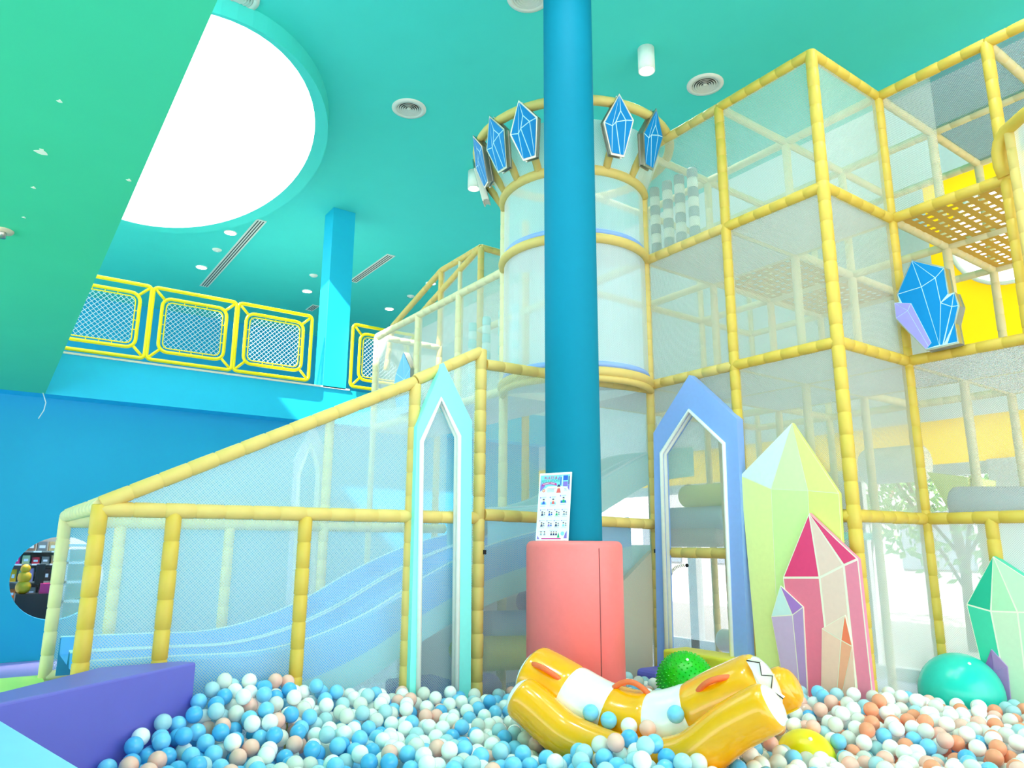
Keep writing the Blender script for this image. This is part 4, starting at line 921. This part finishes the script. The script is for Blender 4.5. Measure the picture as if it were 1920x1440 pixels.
rk = thing('white_rack', 'white shop rack with open compartments seen through the round window and net', 'rack', (1.1, 11.3, 0))
rx0, rx1 = onY(118, 1088, 11.2).x, onY(168, 1088, 11.2).x; ry = 11.2
f = MB(); f.box((rx0, ry, 0), (rx0+.04, ry+.3, 1.25)); f.box((rx1-.04, ry, 0), (rx1, ry+.3, 1.25)); f.build('side', 'white_vinyl', rk)
for y in (1022, 1055, 1091, 1127, 1160): z = onY(140, y, ry).z; MB().box((rx0, ry, z-.02), (rx1, ry+.3, z+.015)).build('shelf_board', 'white_vinyl', rk)
MB().box((rx0, ry+.28, 0), (rx1, ry+.3, 1.25)).build('back_panel', 'sky_bolster', rk)
ct_ = P_(90, 1110, 11.0); b = MB(); b.box((P_(30, 1110, 11.0).x, 11.0, 0), (P_(112, 1110, 11.0).x, 11.3, P_(90, 1113, 11.0).z)); tag(b.build('shop_counter', 'good_black', loc=ct_), 'black shop counter seen through the round window', 'counter')
b = MB(); b.box((P_(74, 1110, 11.02).x, 11.02, P_(90, 1112.8, 11.0).z), (P_(106, 1110, 11.02).x, 11.2, P_(90, 1094, 11.02).z)); tag(b.build('gift_box', 'good_magenta', loc=ct_), 'hot pink box standing on the black shop counter', 'box')
mo = thing('shop_monitor', 'black screen on the pink box seen through the round window', 'screen', P_(74, 1096, 11.0)); q0_, q1_ = P_(64, 1096, 11.1), P_(86, 1058, 11.1); MB().box((q0_.x, 11.1, q0_.z), (q1_.x, 11.13, q1_.z)).build('screen', 'dark', mo); qc = P_(76, 1096, 11.1); MB().box((qc.x-.02, 11.12, qc.z-.06), (qc.x+.02, 11.15, qc.z+.02)).build('stand', 'dark', mo)
b = MB(); pc_ = P_(44, 1096, 11.1); pc_.z = P_(90, 1113, 11.0).z+.20
for dz, rr2 in ((-.12, .085), (0, .075), (.1, .055)): b.sphere(pc_+V((0, 0, dz)), rr2, 16, 10)
tag(b.build('plush_toy', 'good_golden_yellow', loc=pc_-V((0, 0, .2))), 'golden yellow plush toy at the left rim of the round window', 'toy')
# small slide exit lip near the rear post
lipp = onY(133, 1240, 4.6)

# ------------------------------------------------------------------ big balls
def big_ball(c, r, mk, label, spikes=False):
    c = V(c); o = thing('spiky_ball' if spikes else 'play_ball', label, 'ball', (c.x, c.y, c.z-r))
    b = MB(); b.sphere(c, r, 36, 22); b.build('skin', mk, o)
    if spikes:
        s = MB(); nn = 520
        for i in range(nn):
            z = 1-2*(i+.5)/nn; t = i*2.39996; q = math.sqrt(1-z*z); d = V((q*math.cos(t), q*math.sin(t), z)); s.lathe(c+d*r*.985, [(.006, 0), (.0045, .008), (0, .011)], 6, axis=d)
        s.build('bumps', mk, o)
    MB().lathe(c+V((-.35, -.45, .82)).normalized()*r*.992, [(0, .006), (.009, .005), (.011, 0)], 12, axis=(-.35, -.45, .82)).build('valve', 'white_vinyl', o)
    return c, r
gb = big_ball(dist(1285, 1278, 5.35), .19, 'ball_green', 'big bright green bumpy ball in front of the blue portal', True)
tb = big_ball(dist(1802, 1300, 5.75), .245, 'ball_teal', 'big teal ball half buried beside the green crystal board')
yb_ = dist(1510, 1400, 4.35); yb_.z = .272
D('ball_lemon', (242, 226, 20), .3)
fy = big_ball(yb_, .15, 'ball_lemon', 'yellow ball almost buried in the pit behind the inflatable')

# ------------------------------------------------------------------ inflatable seesaw
us = V((.44, -.90, 0)).normalized(); vs_ = V((-us.y, us.x, 0))          # vs_ points away from the camera
if vs_.y < 0: vs_ = -vs_
Of = V((2.62, 2.66, 0)); Om = Of+vs_*.27
nrmv = vs_
def cl(pts, base): return [onP(x, y, base, nrmv) for x, y in pts]
mainc = cl([(996, 1262), (1030, 1280), (1075, 1306), (1125, 1334), (1185, 1354), (1240, 1357), (1300, 1343), (1360, 1314), (1438, 1281)], Om)
frontc = cl([(972, 1304), (1000, 1326), (1028, 1352), (1060, 1378), (1110, 1403), (1170, 1424), (1235, 1432), (1290, 1422), (1330, 1397), (1372, 1364), (1412, 1341), (1450, 1322)], Of)
def smooth(pts, n):
    out = []
    for i in range(n+1):
        t = i/n*(len(pts)-1); k = min(int(t), len(pts)-2); f = t-k; p = [pts[max(0, k-1)], pts[k], pts[k+1], pts[min(len(pts)-1, k+2)]]
        out.append(.5*((2*p[1])+(p[2]-p[0])*f+(2*p[0]-5*p[1]+4*p[2]-p[3])*f*f+(3*p[1]-p[0]-3*p[2]+p[3])*f**3))
    return out
MC = smooth(mainc, 64); FC = smooth(frontc, 64)
sw = thing('inflatable_seesaw', 'yellow and white banded inflatable rocker lying on the pit balls', 'inflatable toy', (Om.x, Om.y, .4))
RM, RF = .155, .108
def section(path, i0, i1, r, mk, name, endcap0=False, endcap1=False, squash=None):
    P = path[i0:i1+1]; rad = [r]*len(P)
    # slight pinch at welds
    rad[0] *= .965; rad[-1] *= .965
    if endcap0: rad[0] = r*.80; rad[1] = r*.93; rad[2] = r*.985
    if endcap1: rad[-1] = r*.80; rad[-2] = r*.93; rad[-3] = r*.985
    return MB().tube(P, r, 28, radii=rad, squash=squash, caps=False).build(name, mk, sw)
SQ = (1.25, 1.0)
section(MC, 0, 15, RM, 'inflate_yellow', 'yellow_band', True, False, SQ); section(MC, 15, 27, RM, 'inflate_white', 'white_band', squash=SQ); section(MC, 27, 38, RM, 'inflate_yellow', 'yellow_band', squash=SQ); section(MC, 38, 49, RM, 'inflate_white', 'white_band', squash=SQ); section(MC, 49, 64, RM, 'inflate_yellow', 'yellow_band', False, True, SQ)
section(FC, 0, 64, RF, 'inflate_yellow', 'side_tube', True, True)
BC = [p+vs_*.54 for p in FC]; section(BC, 0, 64, RF, 'inflate_yellow', 'side_tube', True, True)
def cap(path, end, r, squash=(1, 1), mk='inflate_white'):
    p = path[-1] if end else path[0]; t = (path[-1]-path[-2]).normalized() if end else (path[0]-path[1]).normalized()
    a = vs_; bb = t.cross(a).normalized(); b = MB(); rings = [(.84, -.006), (.80, .006), (.62, .022), (.4, .03), (.18, .033)]; n = 28; vs = []; fs = []
    for k, d in rings:
        for j in range(n): th = 2*math.pi*j/n; vs.append(p+t*d+a*(r*k*squash[0]*math.cos(th))+bb*(r*k*squash[1]*math.sin(th)))
    for i in range(len(rings)-1):
        for j in range(n): fs.append((i*n+j, i*n+(j+1) % n, (i+1)*n+(j+1) % n, (i+1)*n+j))
    fs.append(tuple((len(rings)-1)*n+j for j in range(n))); b.add(vs, fs, 0, True); b.build('end_cap', mk, sw)
cap(MC, 0, RM, SQ); cap(MC, 1, RM, SQ); cap(FC, 0, RF); cap(FC, 1, RF); cap(BC, 0, RF); cap(BC, 1, RF, (1, 1), 'inflate_yellow')
# printed jagged white flap on the right end
tE = (MC[-1]-MC[-3]).normalized(); bE = tE.cross(vs_).normalized()
if bE.z < 0: bE = -bE
fE = lambda u, v, d: MC[-1]+tE*(.02+u)+(-vs_)*d+bE*v
zig = MB(); c0 = MC[-1]+tE*.035
pl = [(-.02, .13), (.03, .1), (.012, .05), (.055, .03), (.02, -.02), (.05, -.07), (-.01, -.06)]
zig.prism(pl, lambda u, v, d: MC[-1]+tE*(u+.02)+bE*v-vs_*(d+.10), .06, 0.0)
zig.build('torn_flap', 'inflate_white', sw)
zl_ = MB(); zl_.tube([MC[-1]+tE*(u+.022)+bE*v-vs_*.163 for u, v in pl[:6]], .003, 5); zl_.build('ink_line', 'dark', sw)
for i, sgn in ((9, 0), (32, 1), (57, 0)):
    p = MC[i]; t = (MC[i+1]-MC[i-1]).normalized(); up_ = vs_.cross(t).normalized()
    if up_.z < 0: up_ = -up_
    side = (up_*.55-vs_*.84).normalized() if not sgn else (up_*.98-vs_*.2).normalized()
    sidr = lambda u: p+t*u+side*(RM*1.02+.045*(1-(u/.092)**2))
    hb = MB(); hb.tube([sidr(-.092+.184*k/10) for k in range(11)], .014, 10); h = hb.build('grab_handle', 'strap_orange', sw)
    rb_ = MB()
    for k in range(9): q_ = sidr(-.07+.14*k/8); rb_.tube([q_-t*.0025, q_+t*.0025], .0165, 10)
    rb_.build('grip_ribs', 'cream_line', h)
    mb_ = MB()
    for s_ in (-1, 1): mb_.sphere(sidr(s_*.095), .018, 12, 8)
    mb_.build('buckle', 'dark' if i == 57 else 'steel', h)

# ------------------------------------------------------------------ pit balls
import numpy as np
rb = .04
def surf(x, y):
    z = .405
    z += .26*math.exp(-(((x-1.0)/.75)**2+((y-4.4)/.55)**2))          # pile at the back left
    z += .10*math.exp(-(((x-1.9)/.6)**2+((y-4.2)/.3)**2))
    z += .11*math.exp(-(((x-4.3)/.5)**2+((y-2.6)/.5)**2))
    z += .05*math.exp(-(((x-5.0)/.5)**2+((y-2.2)/.5)**2))
    z += .115*math.exp(-(((x-2.44)/.22)**2+((y-2.52)/.25)**2))
    z -= .03*math.exp(-(((x-3.6)/.5)**2+((y-2.0)/.4)**2))
    return z+.018*math.sin(x*4.1)*math.cos(y*3.7+.6)+.012*math.sin(x*9+y*7)
MCn = np.array([tuple(p) for p in MC[::2]]); FCn = np.array([tuple(p) for p in FC[::2]]); BCn = np.array([tuple(p) for p in BC[::2]])
e0p, dp, npn = e0, d_, nrm_
def allowed(x, y):
    if y > 4.285 and x < 4.6: return False
    if x > 4.40 and y > 2.54: return False
    if 4.30 < x < 4.42 and 2.48 < y < 3.42: return False
    if x > 5.33: return False
    if (x-cc.x)**2+(y-cc.y)**2 < (rp+rb)**2: return False
    p = V((x, y))
    if (p-fl).dot(nl) > -rb-.005: return False
    if (p-e0p).dot(-npn) < rb+.005: return False
    if 2.22 < x < 2.80 and y > 4.20: return False
    if 4.10 < x < 4.56 and y > 3.98: return False
    if 4.26 < x and y > 3.45: return False
    return True
def near_line(x, y):         # keep to the part the lens (or one a step aside) can see
    d = V((x, y)); az = math.atan2(x, y); h = d.length
    return h > 2.05 and h < 6.5 and -.05 < az < 1.36
cell = .085; grid = {}
balls = []
def nb(x, y):
    i, j = int(x//cell), int(y//cell)
    for a in (i-1, i, i+1):
        for b in (j-1, j, j+1):
            for q in grid.get((a, b), ()): yield q
RG = random.Random(11)
solids = [(gb[0], gb[1]), (tb[0], tb[1]), (fy[0], fy[1])]
def rest_z(x, y, base):
    z = base
    for (a, b, c) in nb(x, y):
        d2 = (x-a)**2+(y-b)**2
        if d2 < (2*rb)**2: z = max(z, c+math.sqrt((2*rb)**2-d2))
    return z
def clash(x, y, z):
    for c, r in solids:
        if (V((x, y, z))-c).length < r+rb*.9: return True
    q = np.array((x, y, z))
    for A, r in ((MCn, RM*1.16), (FCn, RF), (BCn, RF)):
        if ((A-q)**2).sum(1).min() < (r+rb*.9)**2: return True
    return False
# candidates: for each small patch drop balls in the lowest free place until the heap reaches its height
step = .062; xs_ = np.arange(-.2, 5.5, step); ys_ = np.arange(.2, 4.4, step)
spots_ = [(x+RG.uniform(-.02, .02), y+RG.uniform(-.02, .02)) for x in xs_ for y in ys_]
for layer in range(3):
    RG.shuffle(spots_)
    for (x, y) in spots_:
        if not near_line(x, y): continue
        best = None
        for k in range(14):
            xx, yy = x+RG.uniform(-.05, .05), y+RG.uniform(-.05, .05)
            if not allowed(xx, yy): continue
            s_ = surf(xx, yy); z = rest_z(xx, yy, s_-.135)
            if z+rb > s_+.018: continue
            if best is None or z-s_ < best[3]: best = (xx, yy, z, z-s_)
        if best and not clash(*best[:3]):
            balls.append(best[:3]); grid.setdefault((int(best[0]//cell), int(best[1]//cell)), []).append(best[:3])
# keep those that lie in view order, colour by zone
# a few balls lying on the inflatable
for (px, py, dd) in ((1108, 1368, .05), (1142, 1376, .05), (1180, 1380, .05), (1215, 1380, .05), (1268, 1370, .06)):
    p = onP(px, py, Of+vs_*dd, vs_); z = .95
    while not clash(p.x, p.y, z-.004) and z > surf(p.x, p.y): z -= .004
    balls.append((p.x, p.y, z))
def colour(x, y):
    left = max(0, min(1, (2.2-x)/1.4)) if y > 2.9 else 0
    right = max(0, min(1, (x-3.2)/1.0)); t = RG.random()
    nearb = math.exp(-(((x-2.35)/.45)**2+((y-2.75)/.4)**2))
    pb = .26+.40*left-.18*right+.42*nearb; pc_ = .07+.03*left+.30*right; 
    if t < pb: return 'pit_blue' if RG.random() < .62-.3*left else ('pit_deep' if RG.random() < .5+.3*left else 'pit_ice')
    if t < pb+pc_: return 'pit_orange' if RG.random() < right*.75 else 'pit_coral'
    return 'pit_white' if RG.random() < .6 else ('pit_clear' if RG.random() < .7 else 'pit_ice')
cols = [colour(b[0], b[1]) for b in balls]; cols[-5:] = ['pit_blue', 'pit_blue', 'pit_white', 'pit_coral', 'pit_blue']
def infr(p):
    d = V(p)-EYEV; w = d.dot(CF); return w > .1 and -20 < 960+F*d.dot(CR)/w < 1940 and 720-F*d.dot(CU)/w < 1455
# topmost: no other ball close above
def visible(b):
    n_ = 0
    for q in nb(b[0], b[1]):
        if q is not b and q[2] > b[2]+.03 and (q[0]-b[0])**2+(q[1]-b[1])**2 < (1.3*rb)**2: return False
    return True
order = sorted([i for i in range(len(balls)) if infr(balls[i]) and visible(balls[i])], key=lambda i: (V(balls[i])-EYEV).length)
ind = set(order[:300])
names = dict(pit_blue='sky blue', pit_deep='deeper blue', pit_white='creamy white', pit_clear='milky clear', pit_ice='icy pale blue', pit_coral='pale coral', pit_orange='orange coral')
proto = {}
for k in names:
    me = MB().sphere((0, 0, 0), rb, 24, 14); o = me.build('pit_ball', k); bpy.data.objects.remove(o, do_unlink=False) if False else None; proto[k] = o
used = set()
for i in sorted(ind):
    k = cols[i]
    if k in used: o = proto[k].copy(); COL.objects.link(o)
    else: o = proto[k]; used.add(k)
    o.location = balls[i]; tag(o, names[k]+' plastic pit ball among the nearest in the pit', 'ball', names[k]+' balls nearest in the pit')
for k in names:
    if k not in used: bpy.data.objects.remove(proto[k])
rest = MB(); keys = list(names); tmpl = MB().sphere((0, 0, 0), rb, 16, 10)
allv = []; allf = []; allm = []
tv = np.array([tuple(p) for p in tmpl.v]); nv = len(tv)
cnt = 0
for i, b in enumerate(balls):
    if i in ind: continue
    allv.append(tv+np.array(b)); o = cnt*nv
    allf += [[o+q for q in f] for f in tmpl.f]; allm += [keys.index(cols[i])]*len(tmpl.f); cnt += 1
me = bpy.data.meshes.new('pit_balls'); me.from_pydata(np.concatenate(allv).tolist(), [], allf)
for k in keys: me.materials.append(M[k])
me.polygons.foreach_set('material_index', allm); me.polygons.foreach_set('use_smooth', [True]*len(allf)); me.update()
o = bpy.data.objects.new('pit_balls', me); COL.objects.link(o); o['kind'] = 'stuff'; tag(o, 'mass of blue, white and coral plastic balls filling the pit further back', 'balls')
print('BALLS', len(balls), 'individual', len(ind))

# ------------------------------------------------------------------ light
w = bpy.data.worlds.new('world'); S.world = w; w.use_nodes = True; bg = w.node_tree.nodes['Background']; bg.inputs[0].default_value = (1.0, 1.0, 1.0, 1); bg.inputs[1].default_value = 1.6
sun = bpy.data.lights.new('sun', 'SUN'); so = bpy.data.objects.new('sun', sun); COL.objects.link(so); sun.energy = 9; sun.angle = .02; sun.color = (1, .97, .92)
so.rotation_euler = V((.95, .34, -1)).to_track_quat('-Z', 'Y').to_euler()
S.view_settings.view_transform = 'Standard'; S.view_settings.look = 'None'; S.view_settings.gamma = 1; S.view_settings.exposure = 1.12; S.view_settings.use_curve_mapping = False
S.cycles.transparent_max_bounces = 32; S.cycles.max_bounces = 10; S.cycles.diffuse_bounces = 6; S.cycles.caustics_reflective = False; S.cycles.caustics_refractive = False
for o in list(bpy.data.objects):
    if '_b' in o: del o['_b']
